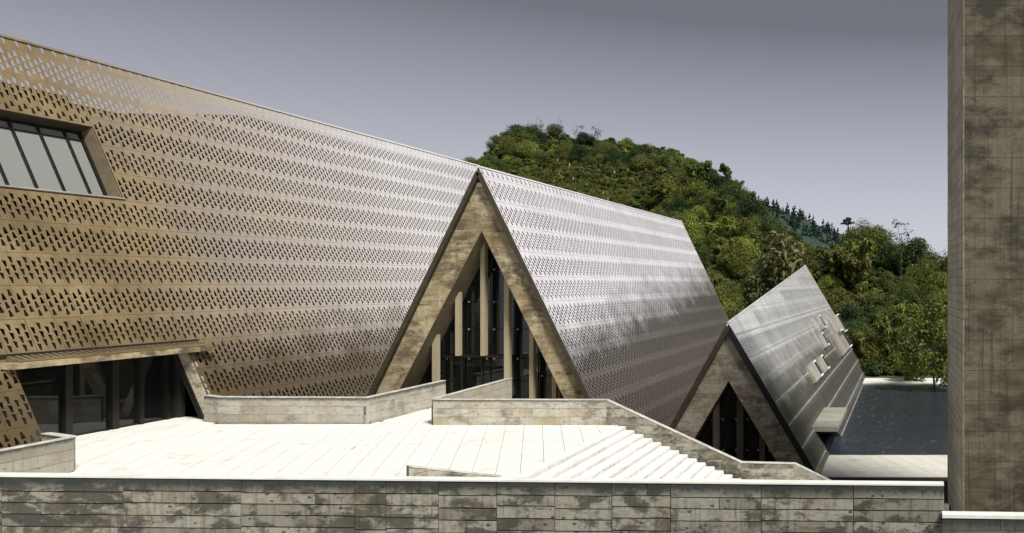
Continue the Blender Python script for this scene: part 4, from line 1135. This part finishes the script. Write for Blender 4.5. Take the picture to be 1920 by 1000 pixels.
# skyline trees
def on_crest(px, back=0):
    z, Yc = hill_z(px, 150); z2, _ = hill_z(px, Yc + back); return Vector(((px - PX) * (Yc + back) / F, Yc + back, z2 - .6))
sky_t = [(968, 'broad', 1.15, 'tall loose-leaved tree highest on the left end of the hill crest'), (998, 'broad', .95, 'round open-crowned tree just right of the highest tree on the crest'),
         (1012, 'thin', 1.0, 'thin spiky tree standing on the hill crest above the pavilion ridge'), (930, 'broad', .7, 'small dark tree low on the left shoulder of the hill'),
         (1048, 'thin', 1.0, 'sparse brownish tree on the crest right of the spiky one'), (1085, 'thin', .9, 'sparse tree near the middle of the hill crest'), (1118, 'thin', .95, 'sparse tree on the crest above the grassy clearing'), (1145, 'broad', .6, 'low bright tree where the crest starts to fall'),
         (1305, 'broad', .5, 'lone round tree standing out on the falling crest'), (1362, 'bamboo', .68, 'tall arching bamboo clump leaning out from the falling crest'), (1384, 'bamboo', .5, 'short arching bamboo below the tallest clump on the crest'),
         (1408, 'bamboo', .55, 'bamboo clump with curled tips halfway down the crest'), (1425, 'bamboo', .5, 'lowest bamboo clump with curled tips on the crest')]
for i, (px, kd, s, lb) in enumerate(sky_t):
    tree(kd, i, on_crest(px, -1), s, rg.uniform(0, 6), {'broad': 'broadleaf_tree', 'thin': 'sparse_tree', 'bamboo': 'bamboo_clump'}[kd], lb, 'bamboo' if kd == 'bamboo' else 'tree')
# pines of the far ridge
npine = 0
for i in range(150):
    px = rg.uniform(1405, 1665); Y_ = rg.uniform(232, 252)
    z = hill2_z(px, Y_)
    tree('pine', i, ((px - PX) * Y_ / F, Y_, z - .6), rg.uniform(.38, .75), rg.uniform(0, 6), 'pine_tree', 'small blue-green pine on the far ridge behind the hillside', 'tree', 'pines along the far ridge')
p_ = Vector(((1590 - PX) * 250 / F, 250, hill2_z(1590, 250) + .3)); tree('flat', 0, p_, .95, 0, 'pine_tree', 'flat-topped pine standing alone above the far ridge', 'tree')
# right hand group on the lower crest
def place(px, py_base, Y, kd, s, nm, lb, i=0, sz=1.0, cat='tree'): 
    p = at(px, py_base, Y); return tree(kd, i, p, s, i * 1.3, nm, lb, cat, None, sz)
place(1722, 520, 112, 'broad', 1.25, 'broadleaf_tree', 'big dark round-headed tree at the right end of the hill by the tower', 0, 1.1)
place(1640, 482, 116, 'broad', 1.15, 'broadleaf_tree', 'broad dark tree on the lower crest left of the bare thin tree', 4)
place(1612, 478, 118, 'broad', 1.0, 'broadleaf_tree', 'broad green tree beneath the flat-topped pine', 2)
place(1668, 500, 112, 'broad', .8, 'broadleaf_tree', 'low dark tree directly left of the bare thin tree', 0)
place(1691, 500, 110, 'thin', 1.15, 'sparse_tree', 'nearly bare slender tree rising above the lower crest by the big round tree', 1, 1.15)
place(1752, 548, 108, 'broad', .8, 'broadleaf_tree', 'small tree below the big round tree next to the tower', 4)
# pale tree behind the small pavilion
place(1462, 590, 99, 'pale', 1.05, 'flowering_tree', 'pale cream-leaved tree rising just behind the small pavilion roof', 0, 1.12)
place(1418, 640, 98, 'pale', .7, 'flowering_tree', 'lower pale-leaved tree left of the tall cream-leaved one behind the small pavilion', 1)
# bush hanging over the pond by the tower
place(1752, 740, 77, 'bush', 1.0, 'waterside_tree', 'leafy green tree hanging over the pond beside the tower', 0, 1.1)
place(1718, 722, 84, 'bush', .62, 'waterside_tree', 'smaller leafy tree on the white bank left of the tree overhanging the pond', 2)
for i, (px, py, Y, s) in enumerate([(1600, 690, 93, .8), (1640, 700, 92, .9), (1672, 704, 91, .8), (1655, 660, 98, 1), (1700, 690, 92, 1.0), (1735, 690, 90, 1.0), (1770, 690, 91, 1.1)]):
    tree('broad', i, at(px, py, Y), s, i, 'broadleaf_tree', 'dense broadleaf tree at the foot of the hill behind the pond', 'tree', 'broadleaf trees at the foot of the hill')

# white stakes on the clearing
k = 0
stk = [(1038, 352), (1048, 337), (1058, 362), (1075, 345), (1045, 371), (1100, 357), (1122, 330), (1131, 372), (1140, 388), (1068, 318), (1152, 333), (1178, 330), (1098, 312), (1210, 325), (1200, 312), (1330, 334), (1344, 338), (1350, 345)]
for px, py in stk:
    lo, hi = TOE, hill_z(px, 100)[1]
    for Y in np.linspace(lo, hi, 200):
        z = hill_z(px, Y)[0]
        if PY - F * (z - H) / Y < py: break
    x = (px - PX) * Y / F
    o = MB().tube((0, 0, -.3), (0, 0, 1.15), .06, .05, 6).build('stake', M['white']); o.location = (x, Y, z)
    o['label'] = 'thin white stake in the grassy clearing high on the hillside'; o['category'] = 'stake'; o['group'] = 'white stakes in the hillside clearing'

# distant road bridge near the tower
br = thing('bridge', 'distant pale road bridge low between the hill and the tower', 'bridge', (15, 400, 4))
b0, b1 = at(1745, 516, 400), at(1850, 520, 400)
MB().prism([b0, b1, b1 + Vector((0, 0, -1.2)), b0 + Vector((0, 0, -1.2))], (0, 8, 0)).build('deck', M['bridge'], br)
MB().box((b0.x, 400, b0.z + .7), (b1.x, 400.2, b0.z + 1.0)).build('railing', M['bridge'], br)
for i in range(3): MB().box((b0.x + 4 + i * 10, 402, -6), (b0.x + 5 + i * 10, 404, b0.z - 1.2)).build('pier', M['bridge'], br)
reparent_fix(br)
